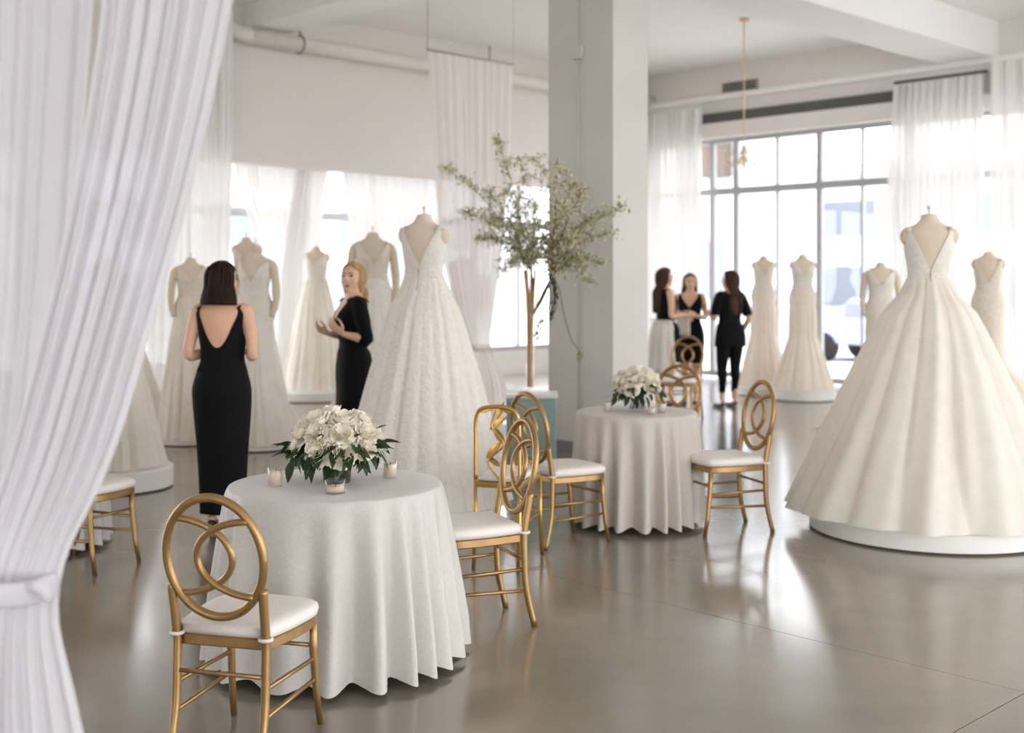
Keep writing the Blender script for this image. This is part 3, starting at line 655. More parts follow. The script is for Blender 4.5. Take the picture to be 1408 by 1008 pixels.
# ------------------------------------------------------------------ bodies: one profile for figures, forms and the clothes on them
TZ = [.78, .84, .90, .97, 1.03, 1.07, 1.12, 1.18, 1.235, 1.28, 1.32, 1.355, 1.385, 1.405, 1.42, 1.44, 1.50]
TA = [.165, .176, .178, .160, .136, .128, .131, .142, .150, .155, .163, .166, .150, .112, .080, .056, .050]
TB = [.110, .122, .124, .110, .095, .090, .095, .104, .118, .116, .104, .092, .077, .068, .062, .056, .052]
TY = [-.01, -.015, -.015, -.008, 0, .002, .004, .008, .015, .012, .004, -.004, -.008, -.010, -.010, -.008, 0]
def tors(z):
    f = lambda A: sum(float(np.interp(z + d_, TZ, A)) for d_ in (-.015, 0, .015)) / 3
    return f(TA), f(TB), f(TY)
def sring(a, b, yo, z, n=40, e=2.25):
    out = []
    for j in range(n):
        t = 2 * pi * j / n; c, s = cos(t), sin(t)
        out.append((a * math.copysign(abs(c) ** (2 / e), c), yo + b * math.copysign(abs(s) ** (2 / e), s), z))
    return out
def remesh(mb, vox, it=3):
    me = bpy.data.meshes.new('tmp'); me.from_pydata(mb.v, [], mb.f)
    bm = bmesh.new(); bm.from_mesh(me); bmesh.ops.recalc_face_normals(bm, faces=bm.faces); bm.to_mesh(me); bm.free()
    o = bpy.data.objects.new('tmp', me); col.objects.link(o)
    md = o.modifiers.new('r', 'REMESH'); md.mode = 'VOXEL'; md.voxel_size = vox
    ms = o.modifiers.new('s', 'SMOOTH'); ms.factor = .5; ms.iterations = it
    dg = bpy.context.evaluated_depsgraph_get(); m2 = bpy.data.meshes.new_from_object(o.evaluated_get(dg))
    bpy.data.objects.remove(o); bpy.data.meshes.remove(me)
    m2.polygons.foreach_set('use_smooth', [True] * len(m2.polygons)); return m2
def torso_rings(z0, z1, n=30): return [sring(*tors(z)[:2], tors(z)[2], z) for z in np.linspace(z0, z1, n)]
# dress form
fm = MB().rings(torso_rings(.86, 1.47, 34))
for s in (-1, 1): fm.ell((s * .142, -.006, 1.335), (.048, .054, .060))
FORM = remesh(fm, .011, 4); FORM.name = 'bust'; FORM.materials.clear(); FORM.materials.append(M['form'])
NECK = MB().lathe([(.0515, 0), (.053, .006), (.05, .016), (.03, .022), (.001, .023)], 28, sy=1.05).mesh('neck_cap', M['form'])
FINI = MB().lathe([(.011, 0), (.006, .012), (.005, .03), (.012, .04), (.010, .052), (.002, .06)], 14).mesh('finial', M['form'])
ARM = MB().tube(smooth_pts([(.142, -.006, 1.352), (.186, -.008, 1.29), (.215, 0, 1.06), (.21, .04, .92), (.20, .07, .84)], 4), [.036] + [.045] * 4 + [.039] * 4 + [.034] * 4 + [.024] * 4, 14).mesh('arm', M['form'])
ARML = MB().tube(smooth_pts([(-.142, -.006, 1.352), (-.186, -.008, 1.29), (-.215, 0, 1.06), (-.21, .04, .92), (-.20, .07, .84)], 4), [.036] + [.045] * 4 + [.039] * 4 + [.034] * 4 + [.024] * 4, 14).mesh('arm', M['form'])

def garment(name, low, zb, zf_, m, parent, ease=.007, xs=.125, xa=.160, zsh=1.392, zarm=1.275, nth=128, nz=26, label=None, thick=.003, straps=True, zbot=None, strap_m=None, fold=0, nf=7, seed=0, vp=.95):
    """one wrapped shell: V depth zb at the back, zf_ at the front; low = [(z,a,b,yo)] below the torso part (top to bottom)"""
    lz = [r[0] for r in low][::-1] if low else []
    def prof(z):
        if low and z < low[0][0]: return tuple(sum(float(np.interp(z + dz, lz, [r[k] for r in low][::-1])) for dz in (-.05, -.025, 0, .025, .05)) / 5 for k in (1, 2, 3))
        a, b, y = tors(z); return a + ease, b + ease, y
    z0 = zbot if zbot is not None else low[-1][0]
    def ztop(x, back):
        zv = zb if back else zf_; x = abs(x)
        if x < xs: return zv + (zsh - zv) * (x / xs) ** vp
        if x < xa: return zsh
        return None
    cols = []
    for j in range(nth + 1):
        t = 2 * pi * j / nth; c, s = cos(t), sin(t); back = s < 0
        x_n = c * .163
        if abs(x_n) < xa * .985:
            zt = ztop(x_n, back)
        else: zt = None
        # armhole: blend down towards the side
        if abs(x_n) > .132:
            k = min(1, (abs(x_n) - .132) / (.163 - .132)); zz = zt if zt is not None else zsh
            q = k * k * (3 - 2 * k); zt = (1 - q) * zsh + q * zarm if (zt is None or zt >= zsh - .001) else min(zt, (1 - q) * zsh + q * zarm)
        colp = []
        for i in range(nz + 1):
            u = i / nz; z = z0 + (zt - z0) * u; a, b, y = prof(z)
            e = 2.25; fo = 1.0
            if fold: fo = 1 + fold * max(0, (low[0][0] - z) / (low[0][0] - z0)) * sin(nf * t + seed + .6 * sin(2 * t))
            colp.append((fo * a * math.copysign(abs(c) ** (2 / e), c), y + fo * b * math.copysign(abs(s) ** (2 / e), s), z))
        cols.append(colp)
    mb = MB(); n = nz + 1
    for cp in cols[:-1]: mb.v += cp
    for j in range(nth):
        k = (j + 1) % nth
        for i in range(nz): mb.f.append((j * n + i, k * n + i, k * n + i + 1, j * n + i + 1))
    o = obj(name, mb, m, parent, label=label, solid=thick)
    if straps:
        for s in (-1, 1):
            rows = []
            for q in np.linspace(-1, 1, 11):
                row = []
                for x in (xs - .004, (xs + xa) / 2 - .004, xa - .012):
                    zt = 1.385 + (.15 - x) * .40; yy = q * .082
                    row.append((s * x, -.008 + yy, zt - .028 + .032 * math.sqrt(max(0, 1 - q * q * .93))))
                rows.append(row)
            obj('strap', MB().grid(rows), strap_m or m, o, solid=-.004)
    return o
def skirt(name, z0, a0, b0, zh, prof, nf, amp, m, parent, seed=0, train=None, n=256, nz=34, sharp=.8, hemdrop=0, yo0=.002, label=None, form=None, f0_=0):
    """prof(t)->radius at hem-ward fraction t; train=(angle, length, width)"""
    r_ = np.random.default_rng(seed); th = np.linspace(0, 2 * pi, n, endpoint=False)
    wp_ = th + .10 * np.sin(2 * th + r_.random() * 6) + .06 * np.sin(5 * th + r_.random() * 6); ph = r_.random() * 6
    f0 = np.abs(np.sin(nf / 2 * wp_ + ph)) ** sharp - .6
    am = .8 + .35 * np.sin(3 * th + ph) + .2 * np.sin(7 * th)
    rows = []
    for i in range(nz + 1):
        t = i / nz; k = min(1, t * 7.0); z = z0 + (zh - z0) * t; R_ = prof(t); row = []
        w2 = np.abs(np.sin(nf / 2 * (wp_ + .05 * np.sin(4 * t + th)) + ph)) ** sharp - .6 + .15 * np.sin(nf * 1.7 * th + 5 * t)
        for j in range(n):
            c, s = cos(th[j]), sin(th[j]); r = R_ + amp * t ** .7 * am[j] * w2[j]
            ax = (1 - k) * a0 + k * R_; bx_ = (1 - k) * b0 + k * R_
            rx, ry = (ax, bx_) if t < 1 / 7 else (R_, R_)
            if form:
                q = (z - form[0]) / form[1]
                if q > .80: ta, tb, ty = tors(q); rx = max(rx, ta * form[1] + .012); ry = max(ry, tb * form[1] + abs(ty) + .012)
            tf = max(0, (t - f0_) / (1 - f0_)); e = amp * tf ** .65 * am[j] * (w2[j] if t > .12 else max(0, w2[j] + .6)); x = (rx + e) * c; y = yo0 * (1 - t) + (ry + e) * s; zz = z
            if train:
                d_ = math.atan2(sin(th[j] - train[0]), cos(th[j] - train[0])); g = math.exp(-(d_ / train[2]) ** 2) * train[1] * max(0, (t - .35) / .65) ** 2.2
                x += cos(train[0]) * g; y += sin(train[0]) * g
            if hemdrop: zz = z - hemdrop * t ** 8 * (.5 + .5 * sin(3 * th[j] + ph))
            row.append((x, y, zz))
        rows.append(row)
    return obj(name, MB().rings(rows, cap=False), m, parent, label=label)
def plinth(x, y, r, h, lab, rot=0):
    p = root('display_plinth', (x, y, 0)); tag(p, lab, 'plinth', 'round white plinths under gowns')
    obj('drum', MB().lathe([(r - .02, .012), (r, .014), (r, h - .006), (r - .008, h), (.001, h)], 96), 'plinth', p, auto=True)
    obj('foot', MB().lathe([(r - .04, 0), (r - .04, .012), (.001, .0121)], 64), 'joint', p, auto=True)
    return p
def mannequin(lab, x, y, yaw, s, zn, z0, arms=0, glab='', style='aline', hem=.5, mats=('lace', 'tulle'), zb=1.10, zfr=1.22, nf=16, amp=.04, seed=1, train=None, zipper=False, band=True, hemlift=.012, sharp=.8, pw=.85, xs=.125):
    """zn = world height of the neck top, z0 = height it stands on"""
    sz = zn - 1.485 * s
    f = root('dress_form', (x, y, z0), yaw); tag(f, lab, 'mannequin', 'linen dress forms')
    Z = sz - z0                                             # offset of profile coordinates (unscaled world)
    for nm, me in (('bust', FORM), ('neck_cap', NECK), ('finial', FINI)):
        o = link(nm, me, f); o.scale = (s, s, s); o.location = (0, 0, Z + (0 if nm == 'bust' else (1.462 if nm == 'neck_cap' else 1.484)) * s)
    for k in range(arms):
        o = link('arm', ARM if k == 0 else ARML, f); o.scale = (s, s, s); o.location = (0, 0, Z)
    zp = max(.3, Z + .88 * s)
    obj('pole', MB().tube([(0, 0, .02), (0, 0, zp)], .016, 10), 'steel', f)
    obj('stand_base', MB().lathe([(.16, 0), (.16, .012), (.03, .03), (.002, .031)], 32), 'steel', f)
    g = root('wedding_gown', (x, y, z0), yaw); tag(g, glab, 'wedding dress', 'ivory wedding gowns')
    bod = garment('bodice', None, zb, zfr, mats[0], g, zbot=1.03, xs=xs, xa=.16); bod.location = (0, 0, Z); bod.scale = (s, s, s)
    zw = Z + 1.055 * s; a, b, yo = tors(1.055)
    if band:
        o = obj('waistband', MB().rings([sring(tors(q)[0] + .0095, tors(q)[1] + .0095, tors(q)[2], q, 64) for q in (1.035, 1.05, 1.065, 1.08, 1.09)], cap=False), mats[0], g, solid=.002); o.location = (0, 0, Z); o.scale = (s, s, s)
    a0, b0 = (a + .008) * s, (b + .008) * s
    if style == 'ball':
        pr = lambda t: a0 * .9 + (hem - a0 * .9) * (.34 * t ** .5 + .66 * t)
    elif style == 'aline':
        pr = lambda t: a0 * .9 + (hem - a0 * .9) * (.40 * t ** .5 + .60 * t)
    elif style == 'mermaid':
        pr = lambda t: float(np.interp(t, [0, .1, .25, .42, .58, .72, .86, 1], [a0 * .9, a0 * 1.15, a0 * 1.33, a0 * 1.2, a0 * 1.35, hem * .62, hem * .8, hem]))
    elif style == 'fit':
        pr = lambda t: float(np.interp(t, [0, .12, .25, .5, .8, 1], [a0 * .9, a0 * 1.15, a0 * 1.32, a0 * 1.35, hem * .8, hem]))
    if style in ('mermaid', 'fit'):
        am_ = amp
        sk = skirt('skirt', zw, a0, b0, hemlift, pr, nf, am_, mats[1], g, seed, train, sharp=sharp, form=(Z, s), f0_=.38 if style == 'mermaid' else .1)
    else: sk = skirt('skirt', zw, a0, b0, hemlift, pr, nf, amp, mats[1], g, seed, train, sharp=sharp, form=(Z, s))
    zip_side = -1 if zb < zfr else 1
    if zipper:
        pts = []
        for q in np.linspace(.02, .07, 4):
            R_ = pr(q); k = min(1, q * 7); ry = ((1 - k) * b0 + k * R_); pts.append((0, zip_side * (ry - .002 + amp * q ** .7 * .25), zw + (hemlift - zw) * q))
        top = [(0, zip_side * (tors(q)[1] + .013) * s + tors(q)[2] * s, Z + q * s) for q in (1.10, 1.075, 1.045)]
        obj('zipper', MB().tube(top + pts, .004, 6, flat=1.5), 'zipm', g)
    return f, g
mannequin('linen dress form wearing the large ball gown at the right', 2.70, 7.78, rad(-14), .97, 2.045, .125, glab='large ivory ball gown with deep V back and zip on the big right-hand plinth', style='ball', hem=.84, mats=('lace', 'tulle'), zb=1.10, zfr=1.24, nf=14, amp=.10, seed=4, train=(rad(194), .06, .35), zipper=True, pw=.92)
plinth(2.72, 7.80, .77, .122, 'large round white plinth under the ball gown at the right')
mannequin('linen dress form wearing the lace ball gown left of the centre', -.615, 8.4, rad(-17), .99, 2.08, .08, glab='ivory lace ball gown with deep V and centre seam behind the peonies', style='aline', hem=.60, mats=('lace', 'lace'), zb=1.12, zfr=1.24, nf=17, amp=.05, seed=8, zipper=True)
plinth(-.615, 8.4, .52, .075, 'low white plinth under the lace ball gown left of the centre')
mannequin('linen dress form with long arms wearing the mermaid gown', -2.50, 11.7, rad(172), 1.0, 1.92, .05, arms=2, glab='ivory lace mermaid gown with sweetheart V right of the woman with bare back', style='mermaid', hem=.42, mats=('lace', 'tulle'), zb=1.22, zfr=1.17, nf=18, amp=.05, seed=11, train=(rad(180), .1, .8))
plinth(-2.50, 11.7, .40, .045, 'thin white plinth under the mermaid gown')
mannequin('linen dress form wearing the plain A-line gown in the alcove', -2.70, 16.6, rad(175), 1.03, 2.10, .14, glab='ivory A-line gown standing alone between the two women in black', style='aline', hem=.46, mats=('satin', 'tulle'), zb=1.22, zfr=1.24, nf=16, amp=.05, seed=12)
plinth(-2.70, 16.6, .62, .135, 'wide white plinth in the alcove under the A-line gown')
mannequin('linen dress form with arms behind the blonde woman', -1.46, 12.6, rad(190), 1.12, 2.13, .12, arms=2, glab='ivory lace gown with low neckline directly behind the blonde woman', style='fit', hem=.50, mats=('lace2', 'lace'), zb=1.22, zfr=1.18, nf=14, amp=.04, seed=13)
plinth(-1.46, 12.6, .55, .115, 'white plinth hidden behind the blonde woman')
mannequin('linen dress form left of the woman with bare back', -3.22, 12.05, rad(205), .90, 1.85, .04, arms=1, glab='blush ivory gown left of the bare-backed woman, beside the swept curtain', style='aline', hem=.34, mats=('lace2', 'tulle2'), zb=1.2, zfr=1.2, nf=15, amp=.05, seed=14)
plinth(-3.22, 12.05, .33, .035, 'thin white plinth left of the woman with bare back')
mannequin('linen dress form rising behind the mermaid gown', -3.16, 14.3, rad(180), 1.0, 2.14, .14, glab='gown mostly hidden behind the mermaid gown and the bare-backed woman', style='aline', hem=.5, mats=('lace2', 'tulle'), zb=1.22, zfr=1.22, seed=15)
plinth(-3.16, 14.3, .52, .135, 'white plinth hidden behind the mermaid gown')
mannequin('linen dress form seen behind the tied middle curtain', -.63, 15.2, rad(185), .95, 1.95, .1, glab='pale gown behind the tied sheer curtain right of the lace ball gown', style='fit', hem=.45, mats=('lace2', 'lace'), zb=1.22, zfr=1.2, seed=16)
plinth(-.63, 15.2, .5, .095, 'white plinth behind the tied middle curtain')
mannequin('dress form hidden behind the swept curtain, near plinth at left', -3.16, 9.42, rad(200), .95, 1.75, .17, glab='ivory gown with layered tulle train spread on the low plinth at left', style='aline', hem=.42, mats=('lace', 'tulle'), seed=17, nf=26, amp=.07)
plinth(-3.12, 9.42, .45, .165, 'round white plinth with tulle hem left of the bare-backed woman')
mannequin('dress form hidden behind the swept curtain, farther gown at left', -4.24, 12.55, rad(200), 1.0, 1.9, 0, glab='white ruffled ball gown spilling out from behind the swept curtain', style='ball', hem=.66, mats=('lace', 'tulle'), seed=18, nf=18, amp=.07)
mannequin('small pale dress form farthest left by the tall window', 3.6, 17.2, rad(175), .95, 1.99, .12, glab='pale slim gown just right of the woman in leggings', style='fit', hem=.36, mats=('lace', 'tulle2'), zb=1.2, zfr=1.2, seed=19)
plinth(3.6, 17.2, .36, .115, 'white plinth under the pale gown right of the woman in leggings')
mannequin('pale dress form in the middle of the tall window', 3.99, 16.5, rad(180), 1.0, 1.99, .15, glab='blush A-line gown standing in the middle of the tall window', style='fit', hem=.42, mats=('lace', 'tulle2'), zb=1.2, zfr=1.22, seed=20, nf=12, amp=.05)
plinth(3.99, 16.5, .43, .145, 'white plinth under the gown in the middle of the window')
mannequin('dress form with arms left of the large ball gown', 3.62, 11.8, rad(170), .80, 1.80, .18, arms=2, glab='ivory off-shoulder fitted gown with train left of the large ball gown', style='mermaid', hem=.36, mats=('lace', 'tulle'), zb=1.22, zfr=1.2, seed=21, train=(rad(10), .32, .9), nf=16)
plinth(3.60, 11.75, .62, .175, 'white plinth left of the large ball gown')
mannequin('dress form right of the large ball gown', 5.15, 13.0, rad(-20), .93, 1.94, .08, glab='champagne lace mermaid gown at the right behind the large ball gown', style='mermaid', hem=.58, mats=('lace2', 'lace2'), zb=1.1, zfr=1.22, seed=22, train=(rad(-40), .25, .9), nf=18, amp=.05)
plinth(5.2, 12.9, .64, .075, 'white plinth behind the large ball gown at the right edge')

# ------------------------------------------------------------------ people
def hand(mb, wr, d_, nrm, thumb, curl=.6, L=.17):
    """wr wrist, d_ hand direction, nrm palm normal (fingers curl towards it), thumb = side the thumb leaves from"""
    d_ = Vector(d_).normalized(); nrm = (Vector(nrm) - d_ * d_.dot(Vector(nrm))).normalized(); t = d_.cross(nrm)
    if t.dot(Vector(thumb)) < 0: t = -t
    wr = Vector(wr); rs = []
    for q, wd, th in ((-.01, .021, .017), (.02, .027, .016), (.05, .035, .014), (.08, .037, .012), (.088, .03, .009)):
        rs.append([wr + d_ * q + t * (wd * cos(a)) + nrm * (th * sin(a)) for a in np.linspace(0, 2 * pi, 13)[:-1]])
    mb.rings(rs)
    for k, (off, ln) in enumerate(((.028, .068), (.010, .076), (-.009, .071), (-.027, .056))):
        p = wr + d_ * .075 + t * off; pts = [p]; ang = curl * .35
        for seg, fr in enumerate((.28, .42, .32, .26)):
            dd = d_ * cos(ang) + nrm * sin(ang) + t * (off * 1.2); p = p + dd * ln * fr; pts.append(p); ang += curl * .7
        mb.tube(pts, [.0095, .009, .0082, .0076, .0055], 8)
    b = wr + d_ * .022 + t * .024
    mb.tube([b, b + (t * .8 + d_ * .6 + nrm * .2) * .03, b + (t * .75 + d_ * 1.1 + nrm * .45) * .048, b + (t * .5 + d_ * 1.45 + nrm * .7) * .06], [.013, .0115, .0095, .007], 8)
def person(name_label, x, y, yaw, s, heel, arms, legs=None, head=(0, 0), skin='skin', vox=.0065, hair='bob', hairm='hair1', facebits=True):
    r = root('person', (x, y, 0), yaw, s); tag(r, name_label, 'person')
    B = MB(); up = heel * .85
    T = Matrix.Translation((0, 0, up))
    B2 = MB()
    B2.rings(torso_rings(.80, 1.44, 44))
    B2.tube([(0, -.014, 1.36), (0, -.012, 1.42), (0, -.002, 1.47), (0, .006, 1.53)], [.062, .054, .048, .047], 18)
    HM = Matrix.Translation((0, 0, 1.46)) @ Matrix.Rotation(head[0], 4, 'Z') @ Matrix.Rotation(head[1], 4, 'X') @ Matrix.Translation((0, 0, -1.46))
    B2.ell((0, -.006, 1.568), (.073, .093, .098), 24, 16, HM)
    B2.ell((0, .026, 1.520), (.056, .062, .075), 22, 14, HM)
    B2.ell((0, .062, 1.468), (.026, .024, .022), 14, 10, HM)
    for sx in (-1, 1):
        B2.ell((sx * .040, .052, 1.528), (.024, .028, .026), 14, 10, HM)
        B2.ell((sx * .073, -.004, 1.555), (.009, .02, .03), 12, 8, HM)
    nose = MB().tube([(0, .080, 1.585), (0, .091, 1.562), (0, .104, 1.540), (0, .092, 1.530)], [.007, .0095, .0135, .010], 10); nose.v = [tuple(HM @ Vector(v)) for v in nose.v]
    B2.add(nose.v, nose.f)
    for sx, A_ in zip((-1, 1), arms):
        sh = Vector((sx * .155, -.006, 1.358)); el, wr = Vector(A_[0]), Vector(A_[1])
        pts = smooth_pts([Vector((sx * .12, -.006, 1.365)), sh, sh.lerp(el, .5) + Vector((sx * .012, 0, 0)), el, el.lerp(wr, .45), wr], 5); n = len(pts)
        B2.tube(pts, list(np.interp(np.linspace(0, 1, n), [0, .2, .4, .6, .8, 1], [.045, .047, .040, .034, .033, .021])), 14)
        hd = A_[2] if len(A_) > 2 else (wr - el); hand(B2, wr, hd, A_[3], A_[4], A_[5] if len(A_) > 5 else .6)
    legs = legs or [((-.09, .02, .47), (-.085, -.01, .085)), ((.09, .02, .47), (.085, -.01, .085))]
    for sx, (kn, an) in zip((-1, 1), legs):
        hp = Vector((sx * .088, -.01, .84)); kn, an = Vector(kn), Vector(an)
        pts = smooth_pts([hp, hp.lerp(kn, .5), kn, kn.lerp(an, .35) + Vector((0, -.012, 0)), an], 5); n = len(pts)
        B2.tube(pts, list(np.interp(np.linspace(0, 1, n), [0, .25, .5, .68, .85, 1], [.088, .076, .053, .051, .037, .032])), 16)
        B2.tube([an + Vector((0, -.035, -.01)), an + Vector((0, -.02, -.045)), an + Vector((0, .05, -.055 - heel * .5)), an + Vector((0, .12, -.068 - heel * .8)), an + Vector((0, .165, -.072 - heel * .85))], [.026, .031, .03, .026, .014], 12)
    B2.v = [tuple(T @ Vector(v)) for v in B2.v]
    me = remesh(B2, vox, 3); me.name = 'body'; me.materials.clear(); me.materials.append(M[skin])
    bd = link('body', me, r)
    TH = T @ HM
    if facebits:
        for sx in (-1, 1):
            obj('eye', MB().ell((sx * .031, .077, 1.570), (.0135, .010, .0075), 12, 8, TH), 'eye', bd)
            br = MB().tube([(sx * .016, .089, 1.588), (sx * .032, .087, 1.593), (sx * .050, .074, 1.586)], [.003, .0035, .002], 6); br.v = [tuple(TH @ Vector(v)) for v in br.v]
            obj('eyebrow', br, 'brow', bd)
        obj('lips', MB().ell((0, .0845, 1.494), (.024, .010, .0085), 14, 8, TH), 'lip', bd)
    # hair
    ends = dict(bob=1.40, long=1.16, pony=1.40, longer=1.12)[hair]
    zs = np.linspace(1.682, ends, 34); rs = []; n = 96; hr = np.random.default_rng(int(abs(x) * 100))
    ph = hr.random(4) * 6
    for z in zs:
        q = max(0, 1 - ((min(z, 1.682) - 1.568) / .116) ** 2) ** .5 if z > 1.568 else 1
        low = max(0, (1.53 - z)); A_ = (.089 * q if z > 1.53 else .089 + (.40 if hair == 'bob' else .10) * min(low, .12)); Bb = (.112 * q if z > 1.53 else .112 + (.22 if hair == 'bob' else .02) * min(low, .1)); Bf = .104 * q
        cy = -.008
        if hair in ('long', 'longer') and z < 1.46: A_ = .102 - .14 * (1.46 - z); cy = -.035 - .05 * min(1, (1.46 - z) / .08); Bb = .068; Bf = .04
        if hair == 'pony' and z < 1.52: A_ = .085 - .25 * (1.52 - z); Bb = .10 - .2 * (1.52 - z)
        tip = max(0, 1 - (z - ends) / .06); A_ *= 1 - (.12 if hair == 'bob' else .4) * tip ** 2
        fo = 0 if z > 1.655 else (1.655 - z) / .05 * rad(62) if z > 1.605 else rad(62) + (rad(24) * min(1, max(0, (1.53 - z) / .08)))
        if hair == 'bob': fo = min(fo, rad(60))
        ring = []
        for j in range(n):
            f = 2 * pi * j / n; d_ = abs(math.atan2(sin(f), cos(f)))
            k = min(1, max(0, (d_ - fo) / rad(13))) if fo > 0 else 1; k = k * k * (3 - 2 * k)
            if hair in ('long', 'longer') and z < 1.46: k = 1
            gr = 1 + .018 * sin(f * 31 + ph[0] + z * 8) + .012 * sin(f * 17 + ph[1] - z * 11) + .02 * sin(f * 5 + ph[2] + z * 14) * (1 if z < 1.5 else .3)
            sc2 = (.68 if z > 1.5 else .42) * (1 - k) + gr * k
            xx = A_ * sin(f) * sc2; yy = (Bf if cos(f) > 0 else Bb) * cos(f) * sc2 + cy
            ring.append(TH @ Vector((xx, yy, z)) if z > 1.40 or hair == 'bob' else (TH @ Vector((xx, yy, z))).lerp(T @ Vector((xx, yy, z)), min(1, (1.40 - z) / .1)))
        rs.append(ring)
    h = obj('hair', MB().rings(rs), hairm, r)
    for k in range(10):   # loose strands over the surface
        f = rad(95 + 170 * k / 9) + hr.normal() * .1; pts = []
        for z in np.linspace(1.64, ends + .01, 9):
            q = max(0, 1 - ((z - 1.568) / .118) ** 2) ** .5 if z > 1.568 else 1
            A_ = .092 * q + (.1 * min(max(0, 1.53 - z), .12)); Bb = .114 * q; cy = -.008
            if hair in ('long', 'longer') and z < 1.46: A_ = .104 - .14 * (1.46 - z); cy = -.035 - .05 * min(1, (1.46 - z) / .08); Bb = .070
            if hair == 'pony' and z < 1.52: A_ = .085 - .25 * (1.52 - z); Bb = .10 - .2 * (1.52 - z)
            pts.append(TH @ Vector((A_ * sin(f), Bb * cos(f) + cy, z)))
        obj('lock', MB().tube(smooth_pts(pts, 3), .006, 6, flat=1.6), hairm, h)
    r['up'] = up
    return r, T, TH, bd
def put(o, up): o.location = Vector(o.location) + Vector((0, 0, up)); return o
def shoes(r, legs, heel, m='shoe', flat=False, sole='shoe'):
    up = heel * .85
    for kn, an in legs:
        an = Vector(an) + Vector((0, 0, up)); z0 = up
        a = Vector((an.x, an.y, 0))
        pts = [a + Vector((0, -.062, .018 + heel * .95)), a + Vector((0, -.03, .020 + heel * .9)), a + Vector((0, .04, .018 + heel * .45)), a + Vector((0, .11, .017)), a + Vector((0, .165, .014)), a + Vector((0, .19, .012))]
        o = obj('shoe', MB().tube(smooth_pts(pts, 3), list(np.interp(np.linspace(0, 1, 16), [0, .2, .5, .75, .93, 1], [.018, .034, .034, .036, .022, .008])), 14, flat=1.0), m, r)
        for v in o.data.vertices: v.co.z = max(v.co.z, .004)
        obj('sole', MB().tube([p - Vector((0, 0, .012 if not flat else .010)) for p in pts[:-1]], [.016, .03, .028, .034, .016], 12, flat=1, up=(0, 0, 1)), sole, o)
        so = o.children[0]
        for v in so.data.vertices: v.co.z = max(v.co.z, 0)
        if not flat: obj('heel', MB().tube([a + Vector((0, -.045, .02 + heel * .8)), a + Vector((0, -.048, .02 + heel * .4)), a + Vector((0, -.05, 0))], [.018, .009, .0065], 10), m, o)
# 1 woman with bare back
L1 = [((-.085, .03, .47), (-.06, 0, .085)), ((.085, .02, .47), (.055, -.01, .085))]
r, T, TH, bd = person('woman with dark bob in long black dress with deep V bare back, seen from behind', -1.83, 7.6, rad(-6), 1.0, .07,
    [((-.205, -.035, 1.085), (-.10, .19, 1.10), (.8, .5, 0), (0, -.3, -1), (0, .3, 1), .7), ((.205, -.035, 1.085), (.10, .19, 1.12), (-.8, .5, 0), (0, -.3, -1), (0, .3, 1), .7)],
    legs=L1, head=(rad(-32), rad(-2)), hair='bob', hairm='hair1')
put(garment('dress', [(1.0, .150, .112, -.006), (.9, .187, .134, -.015), (.82, .188, .132, -.012), (.7, .180, .122, -.004), (.5, .163, .11, 0), (.3, .150, .105, 0), (.09, .142, .10, 0)], 1.135, 1.27, 'black', r, xs=.128, xa=.148, zarm=1.25, nth=144, nz=44, fold=.02, vp=1.9), T.translation.z)
shoes(r, L1, .07)
# 2 blonde woman
L2 = [((-.08, .03, .47), (-.05, 0, .085)), ((.08, .04, .47), (.05, .05, .085))]
r, T, TH, bd = person('blonde woman in long black dress with elbow sleeves, turned left before the gowns', -1.225, 9.25, rad(112), 1.02, .06,
    [((-.20, -.05, 1.10), (-.19, .12, 1.14), (.1, .8, .6), (.6, 0, .7), (0, .4, 1), .45), ((.20, -.03, 1.10), (.13, .15, 1.13), (-.1, .9, .4), (-.6, 0, .7), (0, .4, 1), .5)],
    legs=L2, head=(rad(46), 0), hair='pony', hairm='hair2', skin='skin2')
put(garment('dress', [(1.0, .150, .115, -.006), (.9, .184, .140, -.015), (.82, .184, .138, -.012), (.7, .170, .122, -.004), (.5, .148, .122, .01), (.3, .132, .118, .018), (.10, .130, .122, .025)], 1.36, 1.20, 'black', r, xs=.10, xa=.160, zarm=1.30, nth=144, nz=40, fold=.015), T.translation.z)
for sx, el in ((-1, (-.20, -.05, 1.10)), (1, (.20, -.03, 1.10))):
    sh = Vector((sx * .148, -.006, 1.352)); el = Vector(el)
    put(obj('sleeve', MB().tube(smooth_pts([Vector((sx * .095, -.006, 1.362)), sh + Vector((0, 0, .004)), sh.lerp(el, .5) + Vector((sx * .012, 0, 0)), el + Vector((0, .0, -.004)), el + Vector((-sx * .012, .04, .002))], 4), [.056] * 4 + [.060] * 5 + [.054] * 4 + [.052] * 4, 16), 'black', r), T.translation.z)
shoes(r, L2, .06)
pt = MB().tube(smooth_pts([Vector((.0, -.085, 1.50)), Vector((-.02, -.135, 1.46)), Vector((-.03, -.13, 1.38)), Vector((-.03, -.115, 1.28))], 5), [.018] * 3 + [.03] * 6 + [.026] * 5 + [.008] * 2, 12); pt.v = [tuple(TH @ Vector(v)) for v in pt.v]
obj('ponytail', pt, 'hair2', r)
